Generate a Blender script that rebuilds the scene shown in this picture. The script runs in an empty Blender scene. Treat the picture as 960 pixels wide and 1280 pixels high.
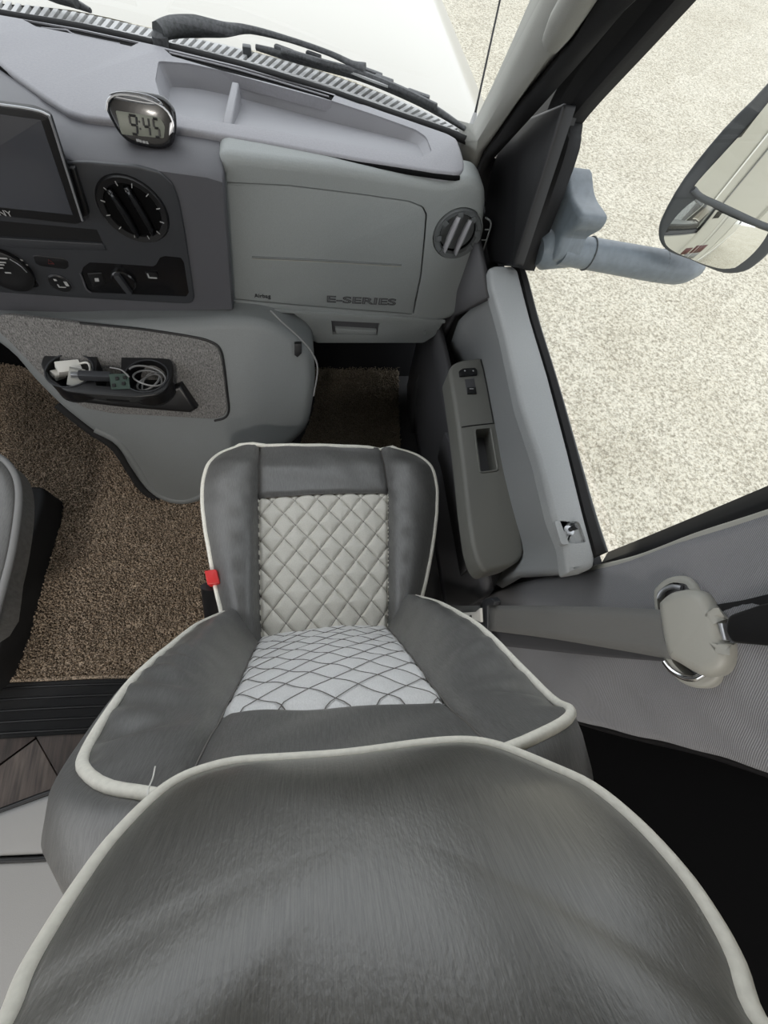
import bpy, bmesh, math, random
from mathutils import Vector, Matrix, Euler
from mathutils.geometry import tessellate_polygon
random.seed(7)
SC = bpy.context.scene
COL = SC.collection
V = Vector
# ------------------------------------------------------------------ camera
F = 500.0
CAM = V((-.017, -.109, 1.47))
ROT = Euler([math.radians(a) for a in (23.3, -8.36, -6.55)], 'XYZ')
cd = bpy.data.cameras.new('camera'); cam = bpy.data.objects.new('camera', cd); COL.objects.link(cam)
cam.location = CAM; cam.rotation_euler = ROT
cd.sensor_fit = 'VERTICAL'; cd.sensor_height = 36.0; cd.lens = F / 1280 * 36
cd.clip_start = .01; cd.clip_end = 200
SC.camera = cam
# ------------------------------------------------------------------ sky and exposure
SC.view_settings.view_transform = 'Standard'; SC.view_settings.look = 'None'
SC.view_settings.gamma = 1; SC.view_settings.use_curve_mapping = False
SC.view_settings.exposure = 1.0
w = bpy.data.worlds.new('overcast_sky'); SC.world = w; w.use_nodes = True
w.node_tree.nodes['Background'].inputs[0].default_value = (.93, .96, 1, 1)
w.node_tree.nodes['Background'].inputs[1].default_value = 1.0
# ------------------------------------------------------------------ from pixel + plane to a point
RM = ROT.to_matrix()
def ray(x, y): return RM @ V(((x - 480) / F, -(y - 640) / F, -1))
def W(x, y, **k):
    (a, v), = k.items(); i = 'XYZ'.index(a); d = ray(x, y)
    return CAM + d * ((v - CAM[i]) / d[i])
def WP(x, y, p0, n):
    d = ray(x, y); n = V(n)
    return CAM + d * ((V(p0) - CAM).dot(n) / d.dot(n))
def WS(pts, **k): return [W(x, y, **k) for x, y in pts]
def WPS(pts, p0, n): return [WP(x, y, p0, n) for x, y in pts]
# ------------------------------------------------------------------ materials
def mat(name, col, rough=.5, metal=0, var=0, vscale=30, vstretch=(1, 1, 1), bump=0, bscale=400, bstretch=(1, 1, 1), spec=.5, coat=0, coat_rough=.08, bdist=.001, detail=4, col2=None, sheen=0, vrot=(0, 0, 0), ramp=(.33, .67)):
    m = bpy.data.materials.new(name); m.use_nodes = True
    nt = m.node_tree; b = nt.nodes['Principled BSDF']
    c = tuple(col) + (1,)
    b.inputs['Base Color'].default_value = c; b.inputs['Roughness'].default_value = rough
    b.inputs['Metallic'].default_value = metal; b.inputs['Specular IOR Level'].default_value = spec
    b.inputs['Coat Weight'].default_value = coat; b.inputs['Coat Roughness'].default_value = coat_rough
    b.inputs['Sheen Weight'].default_value = sheen
    def noise(scale, stretch, rot=(0, 0, 0)):
        tc = nt.nodes.new('ShaderNodeTexCoord'); mp = nt.nodes.new('ShaderNodeMapping')
        mp.inputs['Scale'].default_value = stretch; mp.inputs['Rotation'].default_value = rot
        n = nt.nodes.new('ShaderNodeTexNoise'); n.inputs['Scale'].default_value = scale; n.inputs['Detail'].default_value = detail
        nt.links.new(tc.outputs['Object'], mp.inputs[0]); nt.links.new(mp.outputs[0], n.inputs['Vector'])
        return n
    if var or col2:
        n = noise(vscale, vstretch, vrot); r = nt.nodes.new('ShaderNodeValToRGB')
        r.color_ramp.elements[0].position = ramp[0]; r.color_ramp.elements[1].position = ramp[1]
        r.color_ramp.elements[0].color = tuple(x * (1 - var) for x in col) + (1,)
        r.color_ramp.elements[1].color = (tuple(col2) if col2 else tuple(min(1, x * (1 + var)) for x in col)) + (1,)
        nt.links.new(n.outputs['Fac'], r.inputs[0]); nt.links.new(r.outputs[0], b.inputs['Base Color'])
    if bump:
        n = noise(bscale, bstretch, vrot); bp = nt.nodes.new('ShaderNodeBump')
        bp.inputs['Strength'].default_value = bump; bp.inputs['Distance'].default_value = bdist
        nt.links.new(n.outputs['Fac'], bp.inputs['Height']); nt.links.new(bp.outputs[0], b.inputs['Normal'])
    return m
M = {}
M['dash'] = mat('grey_green_plastic', (.255, .272, .27), .55, bump=.5, bscale=500, var=.03, vscale=300)
M['cover'] = mat('shaded_grey_plastic', (.185, .197, .2), .5, bump=.4, bscale=500, var=.03, vscale=300)  # darker copy of the dash plastic, ambient shade put into the colour
M['pad'] = mat('dash_top_grey', (.25, .248, .268), .5, bump=.4, bscale=500, var=.05, vscale=200)
M['tray'] = mat('tray_grey', (.25, .25, .268), .5, bump=.3, bscale=500)
M['stack'] = mat('centre_stack_grey', (.085, .085, .095), .5, bump=.35, bscale=600)
M['panel'] = mat('charcoal_plastic', (.035, .037, .042), .45, bump=.3, bscale=600)
M['black'] = mat('black_plastic', (.008, .008, .009), .4)
M['matte'] = mat('matte_black_rubber', (.01, .01, .011), .8, bump=.3, bscale=200)
M['gloss'] = mat('glossy_black', (.006, .006, .007), .25, coat=.3)
M['screen'] = mat('dark_screen_glass', (.06, .063, .074), .2, coat=.4)
M['door'] = mat('door_grey_plastic', (.275, .285, .288), .5, bump=.45, bscale=450, var=.03, vscale=300)
M['arm'] = mat('armrest_taupe_plastic', (.165, .165, .15), .5, bump=.4, bscale=500)
M['dark_door'] = mat('dark_grey_plastic', (.07, .07, .075), .6, bump=.3, bscale=400)
M['vinyl'] = mat('charcoal_leatherette', (.122, .121, .118), .38, var=.2, vscale=1, vstretch=(900, 70, 70), bump=.35, bscale=1, bstretch=(700, 260, 260), bdist=.0008, spec=.7, coat=.15, coat_rough=.35)
M['vinyl_head'] = mat('charcoal_leatherette_streaked', (.085, .083, .075), .36, var=.35, vscale=1, vstretch=(1800, 60, 60), bump=.4, bscale=1, bstretch=(620, 300, 300), bdist=.0007, spec=1.0, coat=.6, coat_rough=.32)
M['quilt'] = mat('pale_grey_quilted_leatherette', (.68, .66, .60), .5, var=.06, vscale=400, bump=.25, bscale=700)
M['quilt_back'] = mat('pale_grey_woven_leatherette', (.72, .72, .72), .5, var=.08, vscale=1, vstretch=(900, 300, 300), bump=.25, bscale=700)
M['thread'] = mat('grey_thread', (.16, .15, .14), .8)
M['pipe'] = mat('cream_piping', (.82, .80, .72), .5, var=.06, vscale=200, bump=.2, bscale=500)
M['pipe_grey'] = mat('grey_piping', (.22, .22, .22), .6)
M['wallfab'] = mat('grey_twill_cloth', (.2, .2, .21), .85, bump=.4, bscale=300)
M['engfab'] = mat('heather_grey_cloth', (.17, .165, .16), .9, var=.55, vscale=1, vstretch=(500, 120, 200), bump=.5, bscale=400)
M['trim'] = mat('pillar_trim_grey', (.30, .30, .275), .5, bump=.3, bscale=500)
M['carpet'] = mat('brown_carpet', (.32, .255, .195), 1, var=.8, ramp=(.4, .6), vscale=260, bump=.8, bscale=350, spec=.1)
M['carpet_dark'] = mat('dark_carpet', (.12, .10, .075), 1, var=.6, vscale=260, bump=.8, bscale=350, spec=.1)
M['white'] = mat('white_plastic', (.75, .74, .7), .4)
M['silver'] = mat('silver_plastic', (.45, .46, .48), .3, metal=.7)
M['chrome'] = mat('chrome_metal', (.75, .75, .75), .12, metal=1)
M['lcd'] = mat('lcd_grey_green', (.19, .20, .165), .35)
M['red'] = mat('red_plastic', (.6, .03, .03), .35)
M['dimred'] = mat('dull_red_print', (.16, .03, .03), .5)
M['print'] = mat('grey_white_print', (.42, .42, .42), .6)
M['green'] = mat('circuit_green', (.035, .06, .05), .4)
M['cable'] = mat('grey_cable', (.22, .22, .22), .45)
M['belt'] = mat('grey_belt_webbing', (.16, .16, .155), .6, bump=.6, bscale=1, bstretch=(300, 300, 60))
M['dring'] = mat('warm_grey_plastic', (.36, .355, .32), .45, bump=.1, bscale=400)
M['hood'] = mat('champagne_paint', (.35, .325, .265), .3, coat=.4)
M['cowl'] = mat('pale_cowl_plastic', (.42, .42, .42), .5)  # pale tone takes the highlights on the slats into the colour
M['wiper'] = mat('dusty_black_wiper', (.05, .052, .055), .55, var=.4, vscale=150)
M['mirror'] = mat('mirror_silver', (.92, .93, .9), .01, metal=1)
M['mhouse'] = mat('mirror_housing_grey', (.07, .075, .08), .45, bump=.2, bscale=500)
M['marm'] = mat('blue_grey_arm_plastic', (.15, .175, .20), .4, bump=.2, bscale=400, var=.1, vscale=60)
M['bench'] = mat('pale_grey_vinyl', (.25, .25, .25), .5, bump=.2, bscale=400)
M['void'] = mat('shade_black', (.003, .003, .0034), .8, spec=.1)  # near-black: the dark of shaded hollows and slots put into the colour
M['wood1'] = mat('grey_brown_plank', (.13, .10, .085), .5, var=.45, vscale=1, vstretch=(90, 8, 90), bump=.2, bscale=200)
M['wood2'] = mat('dark_brown_plank', (.07, .05, .042), .5, var=.45, vscale=1, vstretch=(90, 8, 90), bump=.2, bscale=200)
M['body'] = mat('cream_motorhome_gelcoat', (.46, .445, .39), .3, coat=.5)
M['maroon'] = mat('maroon_graphic', (.09, .025, .022), .4)
M['slate'] = mat('slate_graphic', (.2, .2, .19), .4)
M['ceil'] = mat('headliner_beige', (.6, .58, .54), .9)
def ground_material():
    m = bpy.data.materials.new('exposed_aggregate_concrete'); m.use_nodes = True; nt = m.node_tree; b = nt.nodes['Principled BSDF']
    N = nt.nodes.new; L = nt.links.new
    tc = N('ShaderNodeTexCoord')
    n1 = N('ShaderNodeTexNoise'); n1.inputs['Scale'].default_value = 38; n1.inputs['Detail'].default_value = 6; n1.inputs['Roughness'].default_value = .75
    n2 = N('ShaderNodeTexNoise'); n2.inputs['Scale'].default_value = 1.3; n2.inputs['Detail'].default_value = 5
    vo = N('ShaderNodeTexVoronoi'); vo.inputs['Scale'].default_value = 75
    for n in (n1, n2, vo): L(tc.outputs['Object'], n.inputs['Vector'])
    r = N('ShaderNodeValToRGB'); e = r.color_ramp.elements
    e[0].position = .38; e[0].color = (.27, .245, .19, 1); e[1].position = .56; e[1].color = (.64, .60, .50, 1)
    L(n1.outputs['Fac'], r.inputs[0])
    r3 = N('ShaderNodeValToRGB'); e = r3.color_ramp.elements
    e[0].position = 0; e[0].color = (.55, .51, .44, 1); e[1].position = .5; e[1].color = (1, 1, 1, 1)
    L(vo.outputs['Color'], r3.inputs[0])
    mx0 = N('ShaderNodeMix'); mx0.data_type = 'RGBA'; mx0.blend_type = 'MULTIPLY'; mx0.inputs['Factor'].default_value = .8
    L(r.outputs[0], mx0.inputs['A']); L(r3.outputs[0], mx0.inputs['B'])
    r2 = N('ShaderNodeValToRGB'); e = r2.color_ramp.elements
    e[0].position = .3; e[0].color = (.9, .89, .87, 1); e[1].position = .6; e[1].color = (1, 1, 1, 1)
    L(n2.outputs['Fac'], r2.inputs[0])
    mx = N('ShaderNodeMix'); mx.data_type = 'RGBA'; mx.blend_type = 'MULTIPLY'; mx.inputs['Factor'].default_value = 1
    L(mx0.outputs['Result'], mx.inputs['A']); L(r2.outputs[0], mx.inputs['B']); L(mx.outputs['Result'], b.inputs['Base Color'])
    b.inputs['Roughness'].default_value = .9
    bp = N('ShaderNodeBump'); bp.inputs['Strength'].default_value = .6; bp.inputs['Distance'].default_value = .004
    L(n1.outputs['Fac'], bp.inputs['Height']); L(bp.outputs[0], b.inputs['Normal'])
    return m
M['ground'] = ground_material()
def twill(m, scale, c1, c2):
    nt = m.node_tree; b = nt.nodes['Principled BSDF']; N = nt.nodes.new; L = nt.links.new
    tc = N('ShaderNodeTexCoord'); mp = N('ShaderNodeMapping'); mp.inputs['Rotation'].default_value = (math.radians(45), 0, 0)
    wv = N('ShaderNodeTexWave'); wv.bands_direction = 'Y'; wv.inputs['Scale'].default_value = scale; wv.inputs['Distortion'].default_value = 1.2; wv.inputs['Detail'].default_value = 2; wv.inputs['Detail Scale'].default_value = 3
    L(tc.outputs['Object'], mp.inputs[0]); L(mp.outputs[0], wv.inputs['Vector'])
    r = N('ShaderNodeValToRGB'); r.color_ramp.elements[0].color = c1 + (1,); r.color_ramp.elements[1].color = c2 + (1,)
    L(wv.outputs['Fac'], r.inputs[0]); L(r.outputs[0], b.inputs['Base Color'])
    bp = N('ShaderNodeBump'); bp.inputs['Strength'].default_value = .5; bp.inputs['Distance'].default_value = .0008
    L(wv.outputs['Fac'], bp.inputs['Height']); L(bp.outputs[0], b.inputs['Normal'])
twill(M['wallfab'], 150, (.17, .17, .18), (.30, .30, .312))
def glass_material(tint=(1, 1, 1)):
    m = bpy.data.materials.new('clear_pane_glass'); m.use_nodes = True; nt = m.node_tree; nt.nodes.clear()
    o = nt.nodes.new('ShaderNodeOutputMaterial'); mx = nt.nodes.new('ShaderNodeMixShader'); lw = nt.nodes.new('ShaderNodeLayerWeight'); lw.inputs[0].default_value = .5; pw_ = nt.nodes.new('ShaderNodeMath'); pw_.operation = 'POWER'; pw_.inputs[1].default_value = 5; f = nt.nodes.new('ShaderNodeMath'); f.operation = 'MULTIPLY_ADD'; f.inputs[1].default_value = .9; f.inputs[2].default_value = .06
    nt.links.new(lw.outputs['Facing'], pw_.inputs[0]); nt.links.new(pw_.outputs[0], f.inputs[0])
    t = nt.nodes.new('ShaderNodeBsdfTransparent'); t.inputs[0].default_value = tint + (1,); g = nt.nodes.new('ShaderNodeBsdfGlossy'); g.inputs['Roughness'].default_value = .0
    nt.links.new(f.outputs[0], mx.inputs[0]); nt.links.new(t.outputs[0], mx.inputs[1]); nt.links.new(g.outputs[0], mx.inputs[2]); nt.links.new(mx.outputs[0], o.inputs[0])
    return m
M['glass'] = glass_material((.96, .975, .965))
# ------------------------------------------------------------------ object helpers
def tag(o, label=None, cat=None, group=None, kind=None):
    if label: o['label'] = label
    if cat: o['category'] = cat
    if group: o['group'] = group
    if kind: o['kind'] = kind
    return o
def link(name, me, m, parent=None):
    o = bpy.data.objects.new(name, me); COL.objects.link(o)
    if m: me.materials.append(M[m] if isinstance(m, str) else m)
    if parent:
        o.parent = parent; o.matrix_parent_inverse = wmat(parent).inverted()
    return o
def wmat(o):
    return (wmat(o.parent) @ o.matrix_parent_inverse @ o.matrix_basis) if o.parent else o.matrix_basis.copy()
def empty(name, loc, label, cat, group=None):
    o = bpy.data.objects.new(name, None); COL.objects.link(o); o.location = loc; o.empty_display_size = .05
    return tag(o, label, cat, group)
def mesh(name, vs, fs, m, parent=None, smooth=True, angle=35):
    me = bpy.data.meshes.new(name); me.from_pydata([tuple(v) for v in vs], [], fs); me.validate()
    bm = bmesh.new(); bm.from_mesh(me); bmesh.ops.recalc_face_normals(bm, faces=bm.faces); bm.to_mesh(me); bm.free()
    if smooth:
        me.shade_smooth()
        try: me.set_sharp_from_angle(angle=math.radians(angle))
        except Exception: pass
    return link(name, me, m, parent)
def catmull(pts, n=6, closed=False):
    out = []; k = len(pts)
    for i in range(k if closed else k - 1):
        p0 = pts[(i - 1) % k] if closed or i > 0 else pts[0] * 2 - pts[1]
        p1 = pts[i]; p2 = pts[(i + 1) % k]
        p3 = pts[(i + 2) % k] if closed or i + 2 < k else pts[-1] * 2 - pts[-2]
        for j in range(n):
            t = j / n
            out.append(.5 * ((2 * p1) + (p2 - p0) * t + (2 * p0 - 5 * p1 + 4 * p2 - p3) * t * t + (3 * p1 - p0 - 3 * p2 + p3) * t ** 3))
    if not closed: out.append(pts[-1].copy())
    return out
def tube_vf(pts, r, seg=8, closed=False, vs=None, fs=None, flat=None):
    """sweep; flat=(normal, half width, half thickness) makes a strap"""
    vs = [] if vs is None else vs; fs = [] if fs is None else fs
    b = len(vs); n = len(pts); up = V((0, 0, 1)); prev = None
    for i, p in enumerate(pts):
        a = pts[(i - 1) % n] if closed or i else p; c = pts[(i + 1) % n] if closed or i < n - 1 else p
        t = (c - a).normalized()
        if prev is None:
            x = t.cross(up)
            if x.length < .1: x = t.cross(V((1, 0, 0)))
        else: x = prev - t * prev.dot(t)
        x.normalize(); prev = x; y = t.cross(x)
        rr = r[i] if isinstance(r, (list, tuple)) else r
        for k in range(seg):
            q = 2 * math.pi * k / seg
            vs.append(p + x * rr * math.cos(q) + y * rr * math.sin(q))
    for i in range(n if closed else n - 1):
        for k in range(seg):
            j = (i + 1) % n
            fs.append((b + i * seg + k, b + i * seg + (k + 1) % seg, b + j * seg + (k + 1) % seg, b + j * seg + k))
    if not closed:
        fs.append(tuple(b + k for k in range(seg))); fs.append(tuple(b + (n - 1) * seg + k for k in range(seg)))
    return vs, fs
def tube(name, pts, r, m, parent=None, seg=8, closed=False, smooth_n=5):
    if smooth_n: 
        if isinstance(r, (list, tuple)):
            rr = []
            for i in range(len(r) - 1): rr += [r[i] + (r[i + 1] - r[i]) * j / smooth_n for j in range(smooth_n)]
            r = rr + [r[-1]]
        pts = catmull(pts, smooth_n, closed)
    vs, fs = tube_vf(pts, r, seg, closed)
    return mesh(name, vs, fs, m, parent, angle=60)
def strap(name, pts, nrm, half, th, m, parent=None, smooth_n=5):
    """flat band along pts; nrm = list of face normals or one"""
    if smooth_n: pts = catmull(pts, smooth_n)
    vs = []; fs = []; n = len(pts)
    for i, p in enumerate(pts):
        t = (pts[min(i + 1, n - 1)] - pts[max(i - 1, 0)]).normalized()
        nn = V(nrm); nn = (nn - t * nn.dot(t)).normalized(); s = t.cross(nn)
        h = half[0] + (half[1] - half[0]) * i / (n - 1) if isinstance(half, tuple) else half
        for a, b in ((-1, -1), (1, -1), (1, 1), (-1, 1)): vs.append(p + s * h * a + nn * th * b)
    for i in range(n - 1):
        for k in range(4): fs.append((i * 4 + k, i * 4 + (k + 1) % 4, i * 4 + 4 + (k + 1) % 4, i * 4 + 4 + k))
    fs.append((0, 1, 2, 3)); fs.append(tuple((n - 1) * 4 + k for k in range(4)))
    return mesh(name, vs, fs, m, parent, angle=30)
def grid(name, rows, m, parent=None, angle=40, thick=0):
    vs = [p for r in rows for p in r]; c = len(rows[0]); fs = []
    for i in range(len(rows) - 1):
        for j in range(c - 1): fs.append((i * c + j, i * c + j + 1, i * c + c + j + 1, i * c + c + j))
    o = mesh(name, vs, fs, m, parent, angle=angle)
    if thick:
        s = o.modifiers.new('thickness', 'SOLIDIFY'); s.thickness = abs(thick); s.offset = -1 if thick > 0 else 1
    return o
def fillet(pts, r, n=4):
    out = []; k = len(pts)
    for i in range(k):
        p = pts[i]; a = pts[i - 1] - p; b = pts[(i + 1) % k] - p
        rr = min(r, a.length * .45, b.length * .45); a = a.normalized(); b = b.normalized()
        s = p + a * rr; e = p + b * rr
        for j in range(n + 1):
            t = j / n; out.append(s * (1 - t) ** 2 + p * 2 * t * (1 - t) + e * t * t)
    return out
def area_normal(pts):
    n = V((0, 0, 0))
    for i in range(len(pts)): n += pts[i - 1].cross(pts[i])
    return n
def inset(pts, n, d):
    """offset a loop inwards in its plane (n = outward plane normal, loop counter-clockwise round n)"""
    k = len(pts); out = []
    for i in range(k):
        e1 = pts[i] - pts[i - 1]; e2 = pts[(i + 1) % k] - pts[i]
        n1 = n.cross(e1); n2 = n.cross(e2)
        if n1.length > 1e-9: n1.normalize()
        if n2.length > 1e-9: n2.normalize()
        m = n1 + n2
        if m.length < 1e-6: m = n1
        m.normalize(); c = max(.5, m.dot(n1) if n1.length > .5 else 1)
        out.append(pts[i] + m * d / c)
    return out
def plate(name, outline, n, depth, m, parent=None, r=.003, holes=(), seg=3, back=True, taper=0, push=None, hole_depth=None, angle=35):
    """solid with a rounded front edge: outline (3D loop) is the rim, n points to the viewer, holes are loops cut through"""
    n = V(n).normalized()
    o = list(outline)
    if area_normal(o).dot(n) < 0: o.reverse()
    vs = []; fs = []
    rings = []
    for k in range(seg + 1):
        a = math.pi / 2 * k / seg
        rings.append([p - n * r * (1 - math.sin(a)) for p in inset(o, n, r * (1 - math.cos(a)))][:] if False else [p - n * r * (1 - math.cos(a)) for p in inset(o, n, r * (1 - math.sin(a)))])
    rings = rings if r > 0 else [o]
    dirn = V(push) if push else -n * depth
    last = rings[-1]
    if taper:
        c = sum(last, V()) / len(last); rings.append([c + (p - c) * (1 - taper) + dirn for p in last])
    else: rings.append([p + dirn for p in last])
    for rg in rings: vs += rg
    L = len(o)
    for i in range(len(rings) - 1):
        for j in range(L): fs.append((i * L + j, i * L + (j + 1) % L, (i + 1) * L + (j + 1) % L, (i + 1) * L + j))
    loops = [rings[0]]; idx = [list(range(L))]
    for h in holes:
        h = list(h)
        if area_normal(h).dot(n) > 0: h.reverse()
        s = len(vs); hd = hole_depth or depth
        vs += h; vs += [p - n * hd for p in h]
        for j in range(len(h)): fs.append((s + j, s + (j + 1) % len(h), s + len(h) + (j + 1) % len(h), s + len(h) + j))
        loops.append(h); idx.append(list(range(s, s + len(h))))
    flat = [i for l in idx for i in l]
    # flatten to 2D for tessellation
    ax = n.orthogonal().normalized(); ay = n.cross(ax)
    l2 = [[V((p.dot(ax), p.dot(ay), 0)) for p in l] for l in loops]
    for t in tessellate_polygon(l2): fs.append(tuple(flat[i] for i in t))
    if back and not holes: fs.append(tuple(reversed(range((len(rings) - 1) * L, len(rings) * L))))
    return mesh(name, vs, fs, m, parent, angle=angle)
def facing_disc(name, outline, n, m, parent=None):
    n = V(n).normalized(); ax = n.orthogonal().normalized(); ay = n.cross(ax)
    fs = [tuple(t) for t in tessellate_polygon([[V((p.dot(ax), p.dot(ay), 0)) for p in outline]])]
    return mesh(name, outline, fs, m, parent, smooth=False)
def dome(name, outline, n, h, m, parent=None, rings=8):
    n = V(n).normalized(); c = sum(outline, V()) / len(outline); R_ = .35; vs = [c + n * h]; fs = []; L = len(outline)
    for k in range(1, rings + 1):
        t = k / rings
        for p in outline: q = c + (p - c) * t; vs.append(q + n * (h - (q - c).length_squared / (2 * R_)))
    for j in range(L): fs.append((0, 1 + j, 1 + (j + 1) % L))
    for k in range(rings - 1):
        for j in range(L): fs.append((1 + k * L + j, 1 + k * L + (j + 1) % L, 1 + (k + 1) * L + (j + 1) % L, 1 + (k + 1) * L + j))
    return mesh(name, vs, fs, m, parent, angle=80)
def frame(n, xhint=V((1, 0, 0))):
    n = V(n).normalized(); x = (xhint - n * xhint.dot(n)).normalized(); return x, n.cross(x), n
def circle(c, n, rx, ry=None, k=32, xh=V((1, 0, 0))):
    x, y, _ = frame(n, xh); ry = ry or rx
    return [c + x * rx * math.cos(2 * math.pi * i / k) + y * ry * math.sin(2 * math.pi * i / k) for i in range(k)]
def lathe(name, c, n, prof, m, parent=None, k=32, sy=1, xh=V((1, 0, 0))):
    """prof: (radius, height along n)"""
    x, y, n = frame(n, xh); vs = []; fs = []
    for r, h in prof:
        for i in range(k): vs.append(c + x * r * math.cos(2 * math.pi * i / k) + y * sy * r * math.sin(2 * math.pi * i / k) + n * h)
    for a in range(len(prof) - 1):
        for i in range(k): fs.append((a * k + i, a * k + (i + 1) % k, (a + 1) * k + (i + 1) % k, (a + 1) * k + i))
    if prof[0][0] > 1e-6: fs.append(tuple(range(k)))
    if prof[-1][0] > 1e-6: fs.append(tuple((len(prof) - 1) * k + i for i in range(k)))
    return mesh(name, vs, fs, m, parent, angle=40)
def box(name, c, size, m, parent=None, rot=None, bev=.002):
    sx, sy, sz = [s / 2 for s in size]; R3 = rot or Matrix.Identity(3)
    bm = bmesh.new(); bmesh.ops.create_cube(bm, size=1)
    for v in bm.verts: v.co = V((v.co.x * sx * 2, v.co.y * sy * 2, v.co.z * sz * 2))
    if bev: bmesh.ops.bevel(bm, geom=list(bm.edges), offset=min(bev, sx * .9, sy * .9, sz * .9), segments=2, affect='EDGES', profile=.7)
    for v in bm.verts: v.co = R3 @ v.co + V(c)
    me = bpy.data.meshes.new(name); bm.to_mesh(me); bm.free(); me.shade_smooth()
    try: me.set_sharp_from_angle(angle=math.radians(40))
    except Exception: pass
    return link(name, me, m, parent)
def text(name, s, c, x, n, size, depth, m, parent=None, sx=1, align='CENTER', outline=0):
    cu = bpy.data.curves.new(name, 'FONT'); cu.body = s; cu.size = size; cu.extrude = depth; cu.align_x = align; cu.align_y = 'CENTER'
    if outline: cu.fill_mode = 'NONE'; cu.extrude = 0; cu.bevel_depth = outline; cu.bevel_resolution = 1
    t = bpy.data.objects.new(name, cu); COL.objects.link(t); bpy.context.view_layer.update()
    me = bpy.data.meshes.new_from_object(t.evaluated_get(bpy.context.evaluated_depsgraph_get()))
    bpy.data.objects.remove(t); bpy.data.curves.remove(cu)
    x, y, n = frame(n, x); R3 = Matrix((x, y, n)).transposed()
    for v in me.vertices: v.co = R3 @ V((v.co.x * sx, v.co.y, v.co.z)) + c
    me.materials.clear()
    return link(name, me, m, parent)
def lerp(a, b, t): return a + (b - a) * t
def interp(tab, t):
    """piecewise linear over (t, value) pairs"""
    if t <= tab[0][0]: return tab[0][1]
    for (a, x), (b, y) in zip(tab, tab[1:]):
        if t <= b: return x + (y - x) * (t - a) / (b - a)
    return tab[-1][1]
def smooth(a, b, t):
    t = max(0, min(1, (t - a) / (b - a))); return t * t * (3 - 2 * t)
UP = V((0, 0, 1)); BACK = V((0, -1, 0)); RIGHT = V((1, 0, 0)); LEFT = V((-1, 0, 0))
LAMP = 9
# ================================================================== THE SETTING
def structure(o, label=None): return tag(o, label, None, None, 'structure')
structure(box('ground', (6, 5, -.85), (60, 60, .1), 'ground', bev=0), 'speckled pale concrete ground outside the cab')
structure(box('floor', (-.6, .4, -.03), (2.2, 2.4, .06), 'matte', bev=0), 'black cab floor under the carpet')
# coach floor of planks behind the cab
fl = structure(box('floor_coach', (-.6, -1.8, -.03), (2.2, 3.3, .06), 'matte', bev=0), 'coach floor behind the cab')
k = 0
for i in range(14):
    for j in range(4):
        a = math.radians(35); R3 = Matrix.Rotation(a, 3, 'Z')
        c = V((-.78, -.5, .005)) + R3 @ V(((i - 5.5) * .15, (j - 1) * .62 + (.3 if i % 2 else 0), 0))
        if c.y > .1 or c.x < -1.6 or c.x > .3 or (c.x > -.1 and c.y > -.45): continue
        box('plank', c, (.147, .615, .01), 'wood1' if (i + j) % 2 else 'wood2', fl, R3, bev=.0015)
structure(box('wall_left', (-1.68, .2, .42), (.05, 3.0, .84), 'door', bev=0), 'driver side lower cab wall')
structure(box('ceiling', (-.55, .0, 1.78), (2.3, 1.5, .05), 'ceil', bev=0), 'cab headliner')
structure(box('ceiling_coach', (-.55, -2.3, 2.05), (2.6, 3.2, .05), 'ceil', bev=0), 'coach ceiling')
structure(box('wall_back', (-.55, -3.8, 1.0), (2.6, .05, 2.1), 'ceil', bev=0), 'rear coach wall')
structure(box('wall_coach_left', (-1.83, -2.2, .5), (.05, 3.2, 1.0), 'ceil', bev=0), 'coach wall below the left windows')
# outer body side (seen in the mirror)
wb = structure(box('wall_coach_right', (.76, -2.4, .75), (.06, 3.9, 2.7), 'body', bev=.02), 'cream outer side of the motorhome body')
for z0, z1 in ((.16, .18), (1.33, 1.36), (1.45, 1.47)): box('moulding', (.795, -2.4, (z0 + z1) / 2), (.014, 3.88, z1 - z0), 'white', wb, bev=.003)
box('window_frame', (.797, -1.9, 1.1), (.02, .8, .42), 'black', wb, bev=.02)
box('window_pane', (.806, -1.9, 1.1), (.012, .72, .34), 'gloss', wb, bev=.005)
sk = [(.562, .04), (.575, -.04), (.62, -.12), (.70, -.26), (.77, -.42), (.785, -.48)]
fw = structure(grid('wall_flare', [[V((x, y, z)) for x, y in sk] for z in (-.45, .1, .8, 1.5, 2.1)], 'body', thick=.012), 'cream outer body panel behind the passenger door')
def flare_pt(y, z, off=.004):
    x = interp0([(-q[1], q[0]) for q in sk], -y); return V((x + off, y + off * .6, z))
def interp0(tab, t):
    for (a, x), (b, y) in zip(tab, tab[1:]):
        if t <= b: return x + (y - x) * max(0, t - a) / (b - a)
    return tab[-1][1]
def decal(name, y0, y1, z0, z1, m, z2=0):
    ys = [y0 + (y1 - y0) * i / 6 for i in range(7)]
    grid(name, [[flare_pt(y, z0 + z2 * (y - y0) / (y1 - y0)), flare_pt(y, z1 + z2 * (y - y0) / (y1 - y0))] for y in ys], m, fw, thick=.002)
decal('maroon_stripe', -.135, -.30, .40, .56, 'maroon', .02); decal('maroon_stripe', -.03, -.115, .36, .50, 'maroon', .02)
decal('slate_stripe', -.10, -.30, .24, .385, 'slate', .02)
decal('white_seam', -.172, -.178, -.4, 2.0, 'white'); decal('dark_seam', -.215, -.219, -.4, 2.0, 'slate')
decal('window_corner_patch', -.015, -.095, .94, 1.2, 'gloss', .03)  # added dark plate standing in for the door window's mirrored corner
# near-black panel, shade of the hollow behind the pillar put into its colour
structure(box('wall_rear_right', (.575, -.62, .62), (.05, 1.05, 1.3), 'void', bev=.01), 'panel painted near black for the shaded hollow behind the pillar')
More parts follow.
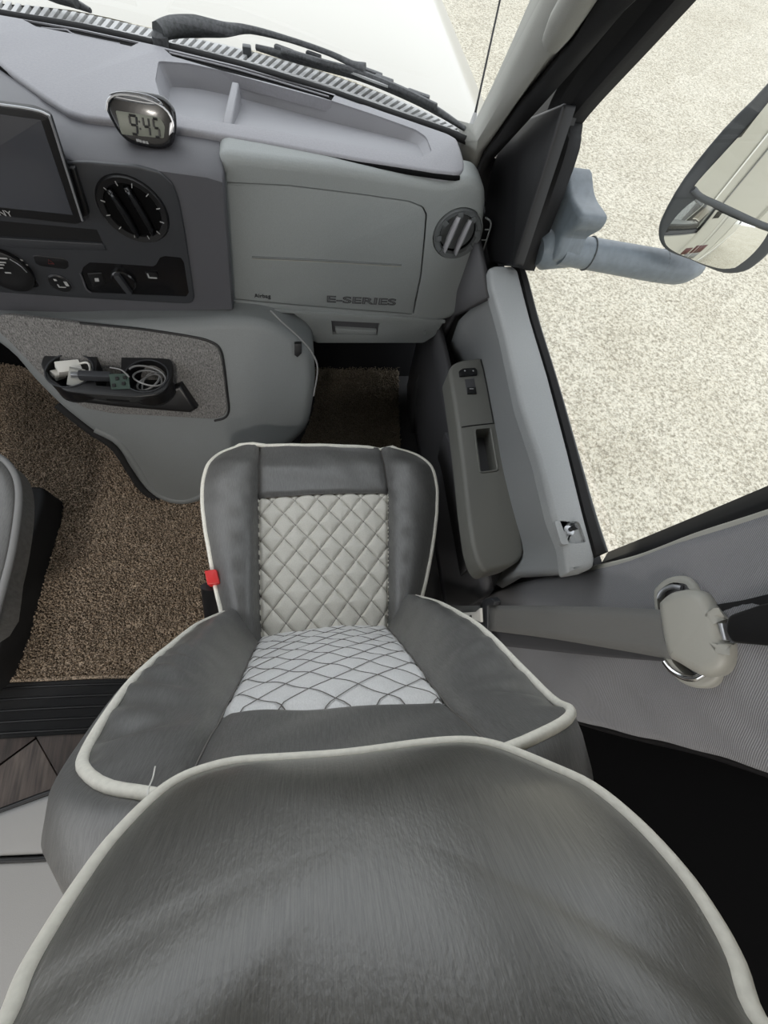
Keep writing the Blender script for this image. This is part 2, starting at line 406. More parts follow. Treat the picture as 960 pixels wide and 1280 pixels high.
# ------------------------------------------------------------------ footwell
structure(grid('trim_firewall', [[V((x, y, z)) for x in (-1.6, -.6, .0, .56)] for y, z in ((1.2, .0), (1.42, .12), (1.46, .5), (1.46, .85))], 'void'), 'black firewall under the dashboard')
# ------------------------------------------------------------------ pillars and wall
L0 = [(600, 161), (626, 110), (652, 55), (677, 0)]
L1 = [(606, 172), (640, 118), (668, 60), (696, 0)]
L2 = [(604, 190), (648, 127), (720, 41), (746, 0)]
L3 = [(612, 196), (672, 128), (740, 52), (795, 0)]
def column(px, X):
    ps = [W(x, y, X=X) for x, y in px]; d = (ps[-1] - ps[-2]).normalized()
    return ps + [ps[-1] + d * .25, ps[-1] + d * .6]
cols = [column(L0, .43), column(L1, .425), column(L2, .44), column(L3, .475)]
base0 = [V((.44, 1.245, .925)), V((.42, 1.16, .92)), V((.42, 1.02, .9)), V((.45, .98, .88))]
c4 = [[b] + c for b, c in zip(base0, cols)]
rows = [[c[i] for c in c4[:3]] for i in range(len(c4[0]))]
tr = structure(grid('trim_pillar', rows, 'trim', thick=.02), 'grey windshield pillar trim')
rows = [[c[i] for c in c4[2:]] for i in range(len(c4[0]))]
structure(grid('trim_door_seal', rows, 'matte', thick=.015), 'black rubber door seal beside the pillar trim')
# raised grab moulding on the pillar trim
gp = [W(x, y, X=.415) for x, y in ((690, 52), (703, 30), (722, 0))]
tube('handle', gp + [gp[-1] + (gp[-1] - gp[-2]) * 3], [.018, .024, .025, .025], 'trim', tr, seg=12)
# ------------------------------------------------------------------ windshield
sealpx = [(-60, 0), (0, 14), (100, 31), (200, 53), (300, 78), (400, 108), (500, 142), (560, 162), (586, 172)]
base = WS(sealpx, Z=.955)
base = [V((-1.62, 1.15, .945)), V((-1.3, 1.36, .95))] + base + [V((.45, 1.2, .94))]
base = catmull(base, 4)
def up(p, t):
    y1 = .66 + (p.y - 1.2) * .75
    return V((p.x * (1 - .05 * t) - .55 * .05 * t, lerp(p.y, y1, t) - .05 * math.sin(math.pi * t) * 0, lerp(p.z, 1.66, t)))
structure(grid('window_1', [[up(p, t) for p in base] for t in (0, .25, .5, .75, 1)], 'glass'), 'clear windshield glass')
structure(tube('trim_windshield', [p + V((0, -.004, -.004)) for p in base], .009, 'matte', smooth_n=0), 'black rubber seal at the foot of the windshield')
# ------------------------------------------------------------------ B pillar panel, cloth covered
def pillar_pt(t, s):
    """t along height, s from the front edge (door) to the rear edge"""
    front = interp_v(PF, t); rear = interp_v(PR, t)
    p = front.lerp(rear, s); p.x -= .022 * math.sin(math.pi * s) + .0028 * math.sin(t * 21 + s * 9) * math.sin(math.pi * s) + .002 * math.sin(t * 47 - s * 14) * smooth(.4, .9, s) * smooth(1.0, .9, s)
    return p
def interp_v(pts, t):
    t *= len(pts) - 1; i = min(int(t), len(pts) - 2); return pts[i].lerp(pts[i + 1], t - i)
PF = catmull(WS([(606, 752), (640, 735), (690, 724), (745, 716), (800, 704), (870, 680), (960, 653), (1060, 620)], X=.515), 4)
PR = catmull(WS([(640, 845), (670, 868), (720, 892), (790, 910), (870, 926), (960, 952), (1060, 985), (1150, 1015)], X=.515), 4)
pw = structure(grid('wall_right', [[pillar_pt(i / 56, j / 28) for j in range(29)] for i in range(57)], 'wallfab', thick=.02), 'grey twill covered side pillar beside the seat belt')
tube('edge_trim', [p + V((-.006, -.008, 0)) for p in PR[::4]], .009, 'black', pw)
tube('edge_seal', [p + V((-.002, .006, 0)) for p in PF[12::4]], .008, 'trim', pw)
# ================================================================== DASHBOARD
dash = empty('dashboard', (-.4, 1.1, .6), 'grey moulded dashboard running under the windshield', 'dashboard')
PZ = .965
padpx = [(-90, 60), (-40, 62), (-10, 72), (15, 92), (48, 116), (82, 138), (104, 145), (130, 148), (225, 160), (330, 177), (450, 199), (545, 214), (572, 217), (581, 213), (582, 204), (577, 186), (572, 173),
         (560, 166), (500, 145), (400, 111), (300, 81), (200, 56), (100, 34), (0, 17), (-60, 6), (-90, 0)]
tray_px = [(198, 76), (235, 79), (272, 87), (335, 103), (400, 121), (470, 144), (520, 162), (533, 171), (540, 189), (530, 196), (450, 183), (330, 161), (240, 147), (214, 140), (201, 124), (194, 100)]
slot1 = [(28, 24), (100, 37), (174, 53), (164, 58), (110, 46), (45, 33)]
slot2 = [(205, 61), (300, 84), (419, 118), (414, 126), (300, 95), (215, 70)]
tray_top = fillet(WS(tray_px, Z=PZ), .01)
pad = plate('dash_top', fillet(WS(padpx, Z=PZ), .01), UP, .022, 'pad', dash, r=.008, holes=[tray_top, WS(slot1, Z=PZ), WS(slot2, Z=PZ)])
# storage tray sunk in the top
tf = [(210, 101), (260, 106), (330, 122), (420, 143), (490, 162), (522, 178), (527, 187), (520, 191), (450, 178), (330, 157), (245, 144), (222, 137), (212, 125), (206, 110)]
tc_ = sum(tray_top, V()) / len(tray_top)
floor_loop = []
for p in tray_top:
    q = tc_ + (p - tc_) * .95
    far = smooth(1.02, 1.20, q.y)
    q.z = PZ - .010 - .026 * far - .004
    floor_loop.append(q)
L_ = len(tray_top); vs = [p - UP * .004 for p in tray_top] + floor_loop
fs = [(j, (j + 1) % L_, L_ + (j + 1) % L_, L_ + j) for j in range(L_)]
l2 = [V((p.x, p.y, 0)) for p in floor_loop]
for t in tessellate_polygon([l2]): fs.append(tuple(L_ + i for i in t))
tray = mesh('storage_tray', vs, fs, 'tray', dash, angle=25)
a, b = W(294, 102, Z=PZ - .004), W(283, 154, Z=PZ - .004)
d = (b - a).normalized(); sidev = d.cross(UP).normalized()
plate('divider', [a + sidev * .008, b + sidev * .01, b - sidev * .01, a - sidev * .008], UP, .045, 'tray', tray, r=.005)
for s in (slot1, slot2):
    pts = WS(s, Z=PZ - .003)
    vent = plate('defrost_slot', pts, UP, .01, 'void', dash, r=0)
tube('slot_louvre', WS([(52, 35), (75, 37), (84, 38), (93, 43), (120, 49), (150, 55)], Z=PZ - .001), .0018, 'pad', dash)
tube('slot_louvre', WS([(212, 66), (300, 88), (411, 121)], Z=PZ - .001), .002, 'pad', dash)
# dark bead under the edge of the pad
tube('pad_seam', WS([(0, 84), (15, 94), (48, 118), (82, 140), (104, 148), (130, 151), (225, 165), (330, 183), (450, 205), (545, 220), (574, 223)], Z=PZ - .010), .0055, 'void', dash)
# driver side of the dashboard, beyond the frame
plate('driver_panel', fillet([V((-1.62, .93, .56)), V((-.76, .93, .56)), V((-.70, .93, .94)), V((-1.62, .93, .94))], .04), BACK, .10, 'stack', dash, r=.03)
plate('driver_dash_top', fillet([V((-1.62, .98, .96)), V((-.70, 1.0, .96)), V((-.70, 1.36, .96)), V((-1.2, 1.32, .96)), V((-1.62, 1.12, .96))], .03), UP, .02, 'pad', dash, r=.008)
# ------------------------------------------------------------------ passenger side face
FY = .92
facepx = [(273, 191), (420, 208), (560, 230), (585, 222), (598, 225), (607, 238), (608, 256), (602, 310), (597, 340), (585, 375), (566, 399), (552, 403), (400, 395), (264, 385)]
boxpx = [(277, 227), (360, 231), (450, 242), (512, 251), (529, 258), (534, 268), (531, 305), (527, 345), (517, 394), (400, 385), (289, 375)]
gbox = fillet(WS(boxpx, Y=FY), .004)
vc2 = W(572, 293, Y=FY)
rx2 = (W(600, 293, Y=FY) - W(544, 293, Y=FY)).length / 2
ry2 = (W(572, 260, Y=FY) - W(572, 327, Y=FY)).length / 2
vr2 = (rx2 + ry2) / 2
face = plate('passenger_panel', fillet(WS(facepx, Y=FY), .02), BACK, .05, 'dash', dash, r=.02, hole_depth=.04, holes=[gbox, circle(vc2, BACK, vr2)], seg=4)
plate('gap_backing', [p + V((0, .012, 0)) for p in inset(gbox if area_normal(gbox).dot(BACK) > 0 else gbox[::-1], BACK, -.01)], BACK, .01, 'black', dash, r=0)
gl = gbox if area_normal(gbox).dot(BACK) > 0 else gbox[::-1]
door_lp = inset(gl, BACK, .0032)
gdoor = plate('glovebox_door', [p + V((0, .001, 0)) for p in door_lp], BACK, .02, 'dash', dash, r=.003)
cr = WS([(315, 321), (400, 325), (502, 331)], Y=FY)
strap('crease', [p + V((0, -.0005, 0)) for p in cr], BACK, .0014, .0012, 'cover', gdoor)
strap('crease_lip', [p + V((0, -.0008, -.0045)) for p in cr], BACK, .0012, .0012, 'trim', gdoor)
def dir_px(a, b, **k): return (W(*b, **k) - W(*a, **k))
ex = dir_px((409, 375), (496, 377), Y=FY)
text('lettering', 'E-SERIES', W(452, 376, Y=FY) + V((0, -.001, 0)), V((1, 0, 0)), BACK, .030, .001, 'dark_door', gdoor, sx=ex.length / .107, outline=.0009)
text('lettering', 'Airbag', W(328, 370, Y=FY) + V((0, -.001, 0)), V((1, 0, 0)), BACK, .017, .0008, 'panel', gdoor)
# lip under the glovebox and lower panel with its latch
strap('lower_lip', WS([(292, 385), (400, 391), (520, 399), (556, 402)], Y=FY - .002), BACK, .004, .004, 'dash', dash)
lowpx = [(300, 388), (350, 391), (556, 402), (545, 420), (530, 430), (395, 430), (372, 412)]
LY = .935
lh = [(414, 401), (475, 404), (472, 419), (416, 418)]
low = plate('lower_panel', fillet(WS(lowpx, Y=LY), .01), BACK, .25, 'dash', dash, r=.008, holes=[WS(lh, Y=LY)], hole_depth=.02)
plate('latch_recess', [p + V((0, .012, 0)) for p in WS([(410, 398), (478, 400), (476, 422), (413, 421)], Y=LY)], BACK, .01, 'dark_door', low, r=0)
plate('latch_handle', WS([(419, 411), (471, 414), (470, 419), (420, 418)], Y=LY), BACK, .012, 'dash', low, r=.004)
box('screw', W(566 - 35, 415, Y=LY) + V((0, -.002, 0)), (.006, .004, .012), 'silver', low)
# ------------------------------------------------------------------ round air vents
def air_vent(c, rad, ang, nteeth, parent, light, teeth=True):
    n = BACK
    ring = lathe('air_vent', c, n, [(rad * .98, -.012), (rad, .002), (rad * .96, .006), (rad * .8, .004), (rad * .74, -.004), (rad * .74, -.02)], light, parent)
    lathe('cavity', c + V((0, .0045 if light == 'black' else .035, 0)), n, [(rad * .95, 0), (rad * .95, .004), (0, .004)], 'void', ring)
    lathe('cavity_wall', c, n, [(rad * .76, -.034), (rad * .76, -.004), (rad * .72, -.004), (rad * .72, -.034)], 'void', ring)
    R3 = Matrix.Rotation(ang, 3, 'Y')
    blade = 'vent_blade' if light != 'black' else 'gloss'
    for sx in (-.30, .22):
        rows = []
        for i in range(9):
            t = -1 + i / 4; row = []
            for j in range(7):
                s = -1 + j / 3
                wdt = rad * .14 * (1 - .35 * abs(t) ** 2)
                p = V((rad * sx + s * wdt + .0 * t, -.014 * math.cos(s * 1.5) - .002, t * rad * .70))
                row.append(c + R3 @ p)
            rows.append(row)
        grid('louvre', rows, blade, ring, thick=.004)
    for k in range(nteeth):
        a = 2 * math.pi * k / nteeth + .2
        p = c + V((math.cos(a) * rad * .80, -.006, math.sin(a) * rad * .80))
        if teeth: box('tooth', p, (rad * .22, .006, rad * .2), light, ring, Matrix.Rotation(-a, 3, 'Y'), bev=.001)
        else: box('tick', p + V((0, .0005, 0)), (rad * .12, .002, .0012), 'print', ring, Matrix.Rotation(-a, 3, 'Y'), bev=0)
    return ring
M['vent_blade'] = mat('vent_blade_grey', (.34, .34, .36), .3)
M['vent_grey'] = mat('vent_ring_grey', (.11, .118, .12), .4, bump=.2, bscale=500)
av = air_vent(vc2, vr2 * .97, math.radians(8), 8, dash, 'vent_grey')
# side demister grille
dg = [W(x, y, Y=FY + .01) for x, y in ((607, 272), (613, 277), (612, 288), (600, 323), (594, 327))]
g0 = tube('demister_grille', dg, .0022, 'dash', dash, seg=6)
for p, q in (((606, 287), (612, 287)), ((602, 300), (608, 300)), ((598, 312), (604, 312))):
    tube('bar', [W(*p, Y=FY + .01), W(*q, Y=FY + .01)], .0018, 'dash', g0, seg=6, smooth_n=0)
plate('grille_backing', WS([(604, 270), (613, 277), (611, 290), (599, 325), (592, 328)], Y=FY + .03), BACK, .02, 'black', g0, r=0)
# ------------------------------------------------------------------ centre stack
SY = .885
rowA = WS([(-90, 64), (-40, 66), (0, 86), (48, 119), (82, 141), (104, 148), (130, 151), (200, 159), (262, 168), (273, 176)], Z=PZ - .012)
rowB = WS([(-90, 130), (-40, 134), (0, 140), (40, 155), (70, 180), (100, 196), (130, 200), (200, 205), (258, 212), (277, 216)], Y=SY + .012)
rowC = WS([(-90, 145), (-40, 150), (0, 160), (40, 172), (70, 192), (100, 205), (130, 209), (200, 214), (258, 222), (278, 228)], Y=SY)
rowD = WS([(-100, 392), (-40, 392), (0, 392), (40, 391), (75, 390), (110, 389), (140, 388), (205, 388), (260, 387), (290, 387)], Y=SY)
rows = [rowA, [a.lerp(b, .5) + V((0, 0, .006)) for a, b in zip(rowA, rowB)], rowB, rowC] + [[c.lerp(d, k / 5) for c, d in zip(rowC, rowD)] for k in range(1, 6)]
rows = [r + [r[-1] + V((.003, .008, -.002)), r[-1] + V((.004, .06, -.004))] for r in rows]
st = grid('centre_stack', rows, 'stack', dash, angle=50)
PY = SY - .005
panpx = [(-90, 190), (60, 203), (110, 203), (170, 208), (200, 216), (216, 230), (224, 252), (232, 295), (243, 372), (240, 379), (232, 380), (120, 374), (0, 366), (-90, 360)]
vc1 = W(167, 263, Y=PY)
vr1 = ((W(207, 263, Y=PY) - W(127, 263, Y=PY)).length + (W(167, 223, Y=PY) - W(167, 304, Y=PY)).length) / 4
pocket = [(-80, 276), (0, 276), (121, 287), (133, 313), (60, 306), (-80, 300)]
recess = [(101, 343), (104, 334), (112, 328), (150, 330), (191, 333), (195, 331), (200, 322), (206, 320), (226, 322), (230, 328), (236, 366), (233, 371), (180, 369), (114, 366), (108, 362)]
pan = plate('control_panel', fillet(WS(panpx, Y=PY), .008), BACK, .004, 'panel', st, r=.003, holes=[circle(vc1, BACK, vr1), WS(pocket, Y=PY), fillet(WS(recess, Y=PY), .003)], hole_depth=.0045)
air_vent(vc1, vr1 * .985, math.radians(-12), 12, dash, 'black', teeth=False)
plate('pocket', [p + V((0, .003, 0)) for p in WS(pocket, Y=PY)], BACK, .001, 'black', st, r=0)
plate('shelf', WS([(-80, 293), (60, 301), (128, 305), (133, 313), (60, 312), (-80, 304)], Y=PY - .004), BACK, .006, 'panel', st, r=.002)
plate('switch_bay', [p + V((0, .002, 0)) for p in WS(recess, Y=PY)], BACK, .001, 'gloss', st, r=0)
tube('bay_rim', WS([(100, 341), (103, 348), (108, 361), (114, 366)], Y=PY - .001), .0022, 'stack', st)
sq = plate('switch', fillet(WS([(109, 342), (127, 341), (133, 357), (116, 359)], Y=PY), .003), BACK, .008, 'black', st, r=.002)
plate('mark', WS([(118, 348), (123, 348), (124, 352), (119, 352)], Y=PY - .0012), BACK, .001, 'print', sq, r=0)
kc = W(155, 350, Y=PY); kr = (W(170, 350, Y=PY) - W(141, 350, Y=PY)).length / 2
kn = lathe('knob', kc, BACK, [(kr, -.004), (kr, .006), (kr * .9, .009), (0, .009)], 'gloss', st, k=24)
box('knob_grip', kc + V((0, -.014, 0)), (kr * .5, .014, kr * 1.9), 'panel', kn, Matrix.Rotation(math.radians(-12), 3, 'Y'), bev=.003)
pc = W(190, 344, Y=PY)
pt_ = box('socket', pc, (.026, .004, .016), 'black', st, bev=.001)
box('mark', pc + V((-.008, -.003, 0)), (.003, .001, .012), 'print', pt_, bev=0)
box('mark', pc + V((.001, -.003, -.005)), (.018, .001, .003), 'print', pt_, bev=0)
# climate dial at the left edge
cd_ = plate('climate_dial', fillet(WS([(-60, 318), (5, 316), (20, 319), (36, 333), (49, 358), (46, 360), (-60, 352)], Y=PY - .001), .004), BACK, .004, 'gloss', st, r=.0015)
dc = W(8, 337, Y=PY - .004)
lathe('dial_ring', dc, BACK, [(.052, -.002), (.052, .008), (.044, .012), (.030, .010), (0, .008)], 'black', cd_, k=36)
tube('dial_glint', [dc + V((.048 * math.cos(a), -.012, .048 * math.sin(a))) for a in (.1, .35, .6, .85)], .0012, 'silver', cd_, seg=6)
for x, y, l in ((4, 323, .016), (13, 322, .018), (23, 325, .018), (31, 331, .012), (3, 328, .014), (2, 331, .01), (10, 341, .012), (1, 335, .01)):
    box('scale_mark', W(x, y, Y=PY - .0165 if (x - 8) ** 2 + (y - 337) ** 2 < 250 else PY - .0035), (l, .001, .003), 'print', cd_, bev=0)
hz = plate('hazard_switch', fillet(WS([(41, 320), (46, 319), (80, 323), (85, 327), (86, 334), (82, 337), (50, 333), (44, 329)], Y=PY - .001), .003), BACK, .005, 'black', st, r=.002)
hc = W(63, 328, Y=PY - .002)
tri = [hc + V((.007 * math.sin(a), 0, .007 * math.cos(a))) for a in (0, 2.094, 4.189)]
tube('warning_triangle', tri, .0008, 'dimred', hz, seg=5, closed=True, smooth_n=0)
rc = W(75, 354, Y=PY - .001); rr_ = (W(88, 354, Y=PY) - W(62, 354, Y=PY)).length / 2
rb = lathe('round_switch', rc, BACK, [(rr_, -.002), (rr_, .002), (rr_ * .9, .004), (0, .004)], 'black', st, k=28)
tube('switch_rim', circle(rc + V((0, -.001, 0)), BACK, rr_, k=28), .001, 'stack', rb, seg=5, closed=True, smooth_n=0)
for x, y, sx, sz in ((69, 350, .006, .005), (83, 355, .007, .012), (73, 357, .003, .006), (78, 359, .016, .002)):
    box('icon', W(x, y, Y=PY - .006), (sx, .001, sz), 'print', rb, bev=0)
# ------------------------------------------------------------------ head unit
RY = SY - .035
hu = empty('head_unit', W(0, 200, Y=RY), 'black touchscreen head unit in the centre stack', 'car radio')
bez = fillet(WS([(-110, 118), (40, 137), (62, 146), (104, 277), (96, 281), (-110, 258)], Y=RY), .006)
bz = plate('bezel', bez, BACK, .012, 'black', hu, r=.003)
plate('screen', fillet(WS([(-108, 128), (51, 150), (91, 269), (-108, 248)], Y=RY - .0008), .002), BACK, .002, 'screen', hu, r=.0005)
tube('bezel_edge', WS([(-100, 119), (0, 131), (40, 137), (58, 143), (64, 152), (80, 203), (103, 276)], Y=RY - .001), .0022, 'silver', hu, smooth_n=4)
plate('unit_body', WS([(-110, 140), (60, 160), (95, 270), (-110, 250)], Y=RY + .011), BACK, .03, 'black', hu, r=0)
plate('side_rail', WS([(86, 211), (93, 211), (111, 268), (104, 272)], Y=PY - .012), BACK, .02, 'black', hu, r=.002)
sp = dir_px((0, 264), (60, 271), Y=RY)
text('lettering', 'SONY', W(-2, 266, Y=RY - .0015), sp, BACK, .016, .0003, 'print', hu, sx=1.1)
# ------------------------------------------------------------------ clock
cn = V((.06, -.93, .36)).normalized(); c0 = W(176, 152, Y=.94)
ck = empty('digital_clock', W(185, 187, Z=PZ), 'small black digital clock reading 9:45 standing on the dashboard', 'clock')
def CP(pts, off=0): return WPS(pts, c0 + cn * off, cn)
body = [(131, 134), (134, 122), (142, 115), (158, 113), (182, 115), (204, 121), (217, 136), (220, 152), (219, 170), (214, 182), (200, 187), (180, 184), (162, 179), (149, 168), (140, 154)]
bd = plate('clock_body', catmull(CP(body), 3, True), cn, .045, 'gloss', ck, r=.009, seg=4, taper=.12)
lcd = CP([(144, 138), (200, 146.5), (206, 158), (205, 173), (152, 168)], .0012)
ld = plate('lcd', fillet(lcd, .003), cn, .003, 'lcd', ck, r=.0005)
# seven-segment digits
SEG = {'9': 'abcdfg', '4': 'bcfg', '5': 'acdfg'}
def quad_pt(q, u, v): return (q[0].lerp(q[1], u)).lerp(q[3].lerp(q[2], u), v)
def digit(ch, px):
    q = CP(px, .0016)
    sg = {'a': ((.05, 0), (.95, 0)), 'b': ((1, .04), (1, .47)), 'c': ((1, .53), (1, .96)), 'd': ((.05, 1), (.95, 1)), 'e': ((0, .53), (0, .96)), 'f': ((0, .04), (0, .47)), 'g': ((.08, .5), (.92, .5))}
    vs = []; fs = []
    for s in SEG[ch]:
        (u0, v0), (u1, v1) = sg[s]
        tube_vf([quad_pt(q, u0, v0), quad_pt(q, u1, v1)], .0021, 5, vs=vs, fs=fs)
    mesh('digit', vs, fs, 'black', ld)
digit('9', [(161, 143.5), (170, 145), (172, 168), (165.5, 167)])
digit('4', [(178, 146), (185, 147), (188, 170), (182, 169.5)])
digit('5', [(191, 148), (197, 149), (200, 171.5), (194.5, 171)])
for x, y in ((174, 152), (175.5, 161)): lathe('colon_dot', CP([(x, y)], .0012)[0], cn, [(.0018, 0), (.0018, .001), (0, .001)], 'black', ld, k=10)
for x, y, l in ((172.5, 175.5, .006), (176, 176.5, .004), (180, 177.5, .005), (184, 178.3, .004)): 
    p = CP([(x, y)], .0008)[0]; box('maker_mark', p, (l, .001, .004), 'print', ck, bev=0)
tp = CP([(137, 118), (150, 115), (170, 116), (190, 121), (203, 130), (190, 131), (170, 128), (150, 124), (140, 121)], .004)
plate('snooze_bar', catmull([p + V((0, .002, .0015)) for p in tp], 3, True), (cn + V((0, .5, .9))).normalized(), .006, 'silver', ck, r=.0025)
tube('chrome_rim', catmull(CP([(133, 138), (136, 124), (150, 118), (180, 123), (205, 135), (216, 152), (216, 165)], .002), 3), .0022, 'silver', ck, smooth_n=0, seg=6)
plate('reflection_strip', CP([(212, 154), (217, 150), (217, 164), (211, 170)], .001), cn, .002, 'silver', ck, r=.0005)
# ================================================================== ENGINE COVER with cup holder
EP = V((0, .83, .58)); EN = V((0, -.904, .428)).normalized()
ec = empty('engine_cover', (-.45, .62, 0), 'grey moulded engine cover bulging under the dashboard', 'console')
ecpx = [(-110, 397), (0, 399), (120, 401), (240, 398), (272, 396), (302, 396), (332, 401), (362, 416), (388, 441), (394, 465), (392, 500), (382, 540), (350, 568), (310, 585), (285, 600), (266, 622), (246, 632), (222, 634), (200, 629), (180, 615), (160, 588), (143, 562), (112, 541), (75, 512), (40, 478), (5, 440), (-60, 400), (-110, 395)]
ecl = [p + V((0, .43, .9)) * max(0, (.0 - p.z) / .9) for p in catmull(WPS(ecpx, EP, EN), 4, True)]
plate('cover_shell', ecl, EN, .2, 'cover', ec, r=.035, seg=6, push=V((0, .14, .0)), angle=60)
tube('lower_roll', WPS([(120, 535), (150, 552), (172, 582), (186, 605), (203, 619), (224, 625), (246, 621), (268, 606), (292, 588)], EP - EN * .012, EN), .016, 'cover', ec, seg=10)
tube('edge_seal', [p - EN * .036 for p in WPS([(66, 512), (107, 544), (138, 565), (157, 592), (175, 618), (197, 632), (222, 638), (250, 636)], EP, EN)], .015, 'matte', ec)
epx = [(5, 393), (100, 404), (180, 413), (240, 422), (262, 428), (273, 436), (278, 455), (282, 490), (284, 512), (280, 520), (268, 524), (215, 521), (140, 517), (105, 510), (75, 492), (45, 462), (10, 425), (-20, 400)]
pl = plate('cloth_panel', fillet(WPS(epx, EP + EN * .004, EN), .015), EN, .012, 'engfab', ec, r=.003)
tube('panel_gap', WPS([(100, 404), (180, 412), (240, 421), (263, 427), (275, 436), (280, 456), (284, 490), (286, 512), (281, 522), (268, 526)], EP + EN * .001, EN), .0035, 'black', ec)
CZ = .515
rim = [(50, 455), (53, 445), (62, 438), (85, 436), (140, 441), (213, 448), (216, 455), (214, 470), (208, 485), (196, 493), (170, 496), (112, 492), (80, 488), (60, 474)]
lc = W(87, 463, Z=CZ); rcu = W(183, 470, Z=CZ)
lr = (W(117, 463, Z=CZ) - W(57, 463, Z=CZ)).length / 2; rr2 = (W(211, 470, Z=CZ) - W(156, 470, Z=CZ)).length / 2
mid = WS([(121, 443), (152, 445), (150, 484), (120, 482)], Z=CZ)
ch = plate('cup_holder', fillet(WS(rim, Z=CZ), .012), UP, .085, 'black', ec, r=.005, holes=[circle(lc, UP, lr), circle(rcu, UP, rr2), mid], taper=.22, hole_depth=.06, push=V((0, .05, -.12)))
for c_, r_ in ((lc, lr), (rcu, rr2)):
    lathe('cup_well', c_ + V((0, 0, -.062)), UP, [(r_ * 1.02, 0), (r_ * 1.02, .004), (0, .004)], 'matte', ch)
    tube('well_rim', circle(c_ + V((0, 0, .001)), UP, r_, k=32), .0022, 'panel', ch, seg=6, closed=True, smooth_n=0)
plate('slot_floor', [p + V((0, 0, -.056)) for p in mid], UP, .004, 'matte', ch, r=0)
plate('holder_skirt', WPS([(62, 478), (110, 494), (195, 495), (225, 482), (246, 512), (238, 517), (150, 510), (100, 504)], EP + EN * .035, EN), EN, .05, 'black', ec, r=.01)
# things lying in the cup holder
def small(name, label, cat, loc): return empty(name, loc, label, cat)
cl = lc + V((-.008, 0, -.058))
ad = small('power_adapter', 'white power adapter lying in the left cup well', 'adapter', cl)
box('adapter_body', cl + V((-.004, .02, .045)), (.055, .03, .035), 'white', ad, Euler((.5, .3, .5)).to_matrix(), bev=.004)
box('plug', cl + V((-.035, .008, .032)), (.03, .022, .02), 'white', ad, Euler((.2, .5, 1.0)).to_matrix(), bev=.003)
tube('cord', [cl + V(p) for p in ((.015, .028, .05), (.045, .03, .055), (.05, .01, .045), (.03, -.01, .03))], .003, 'white', ad)
cc = small('cable_tag', 'pale printed cable tag lying in front of the white adapter', 'tag', cl + V((.03, -.03, 0)))
tg = box('tag_card', cl + V((.026, -.018, .05)), (.042, .05, .012), 'trim', cc, Euler((.45, .0, -.25)).to_matrix(), bev=.001)
for i in range(3): box('print_line', cl + V((.026, -.024 + i * .012, .0535 + i * .0055)), (.028, .002, .008), 'slate', tg, Euler((.45, 0, -.25)).to_matrix(), bev=0)
pg = small('charger_plug', 'black charger plug lying beside the left cup well', 'charger', W(118, 470, Z=CZ - .02))
pcn = W(119, 470, Z=CZ + .012)
box('plug_body', pcn, (.075, .02, .02), 'panel', pg, Euler((0, .1, .05)).to_matrix(), bev=.005)
box('plug_tip', pcn + V((-.045, 0, .004)), (.02, .012, .01), 'silver', pg, Euler((0, .1, .05)).to_matrix(), bev=.002)
cb = small('circuit_board', 'small green circuit board standing beside the right cup well', 'circuit board', W(150, 478, Z=CZ - .03))
bcn = W(150, 477, Z=CZ + .01)
bb = box('board', bcn, (.046, .04, .004), 'green', cb, Euler((.5, 0, .05)).to_matrix(), bev=0)
for i, (a, b) in enumerate(((-.015, -.01), (-.005, .008), (.009, -.006), (.014, .010))): box('chip', bcn + Euler((.5, 0, .05)).to_matrix() @ V((a, b, .003)), (.008, .008, .004), 'black', bb, Euler((.5, 0, .05)).to_matrix(), bev=0)
tube('pin_wire', [bcn + V(p) for p in ((-.02, .03, .02), (.01, .02, .022), (.03, .0, .018))], .002, 'cable', cb)
cz = small('cable_coil', 'grey coiled cable in the right cup well', 'cable', rcu + V((0, 0, -.058)))
pts = []
for i in range(84):
    a = i / 12 * math.pi; rr3 = rr2 * (.68 + .1 * math.sin(i * .37))
    pts.append(rcu + V((math.cos(a) * rr3 * .95 + .006 * math.sin(i * .21), math.sin(a) * rr3 * .95, -.045 + .05 * i / 84 + .012 * math.sin(a + i * .06))))
tube('coil', pts, .0026, 'cable', cz, smooth_n=3, seg=6)
# stray cord under the glovebox and cord hook
cdh = tag(tube('hanging_cord', WPS([(338, 388), (352, 402), (372, 420), (388, 438), (397, 460), (392, 495)], EP + EN * .01, EN), .0025, 'cable'), 'thin grey cord hanging beside the engine cover', 'cord')
tag(plate('cord_clip', WPS([(368, 430), (377, 430), (377, 442), (372, 447), (368, 444)], EP + EN * .012, EN), EN, .02, 'black', r=.002), 'small black clip on the corner of the engine cover', 'clip')
# ================================================================== PASSENGER DOOR
dr = empty('passenger_door', (.48, .45, .1), 'grey passenger door with its armrest and closed window', 'door')
tag(dr, kind='thing')
DZ = .84
ledge_in = [(603, 372), (614, 378), (630, 412), (650, 503), (674, 575), (692, 647), (706, 682), (711, 716)]
ledge = fillet(WS([(611, 334), (618, 331), (640, 331), (648, 337), (664, 398), (686, 470), (710, 560), (730, 640), (745, 696), (744, 708), (735, 713), (711, 717), (706, 682), (692, 647), (674, 575), (650, 503), (630, 412), (613, 352)], Z=DZ), .006)
dish = fillet(WS([(693, 651), (724, 652), (733, 678), (702, 681)], Z=DZ), .006)
lg = plate('window_ledge', ledge, UP, .02, 'door', dr, r=.010, seg=4, holes=[dish], hole_depth=.006)
plate('lock_dish', [p - UP * .0055 for p in dish], UP, .004, 'door', lg, r=0)
kc = W(709, 664, Z=DZ - .0055)
lk = lathe('lock_collar', kc, UP, [(.0105, 0), (.0105, .005), (.006, .007)], 'silver', lg, k=20)
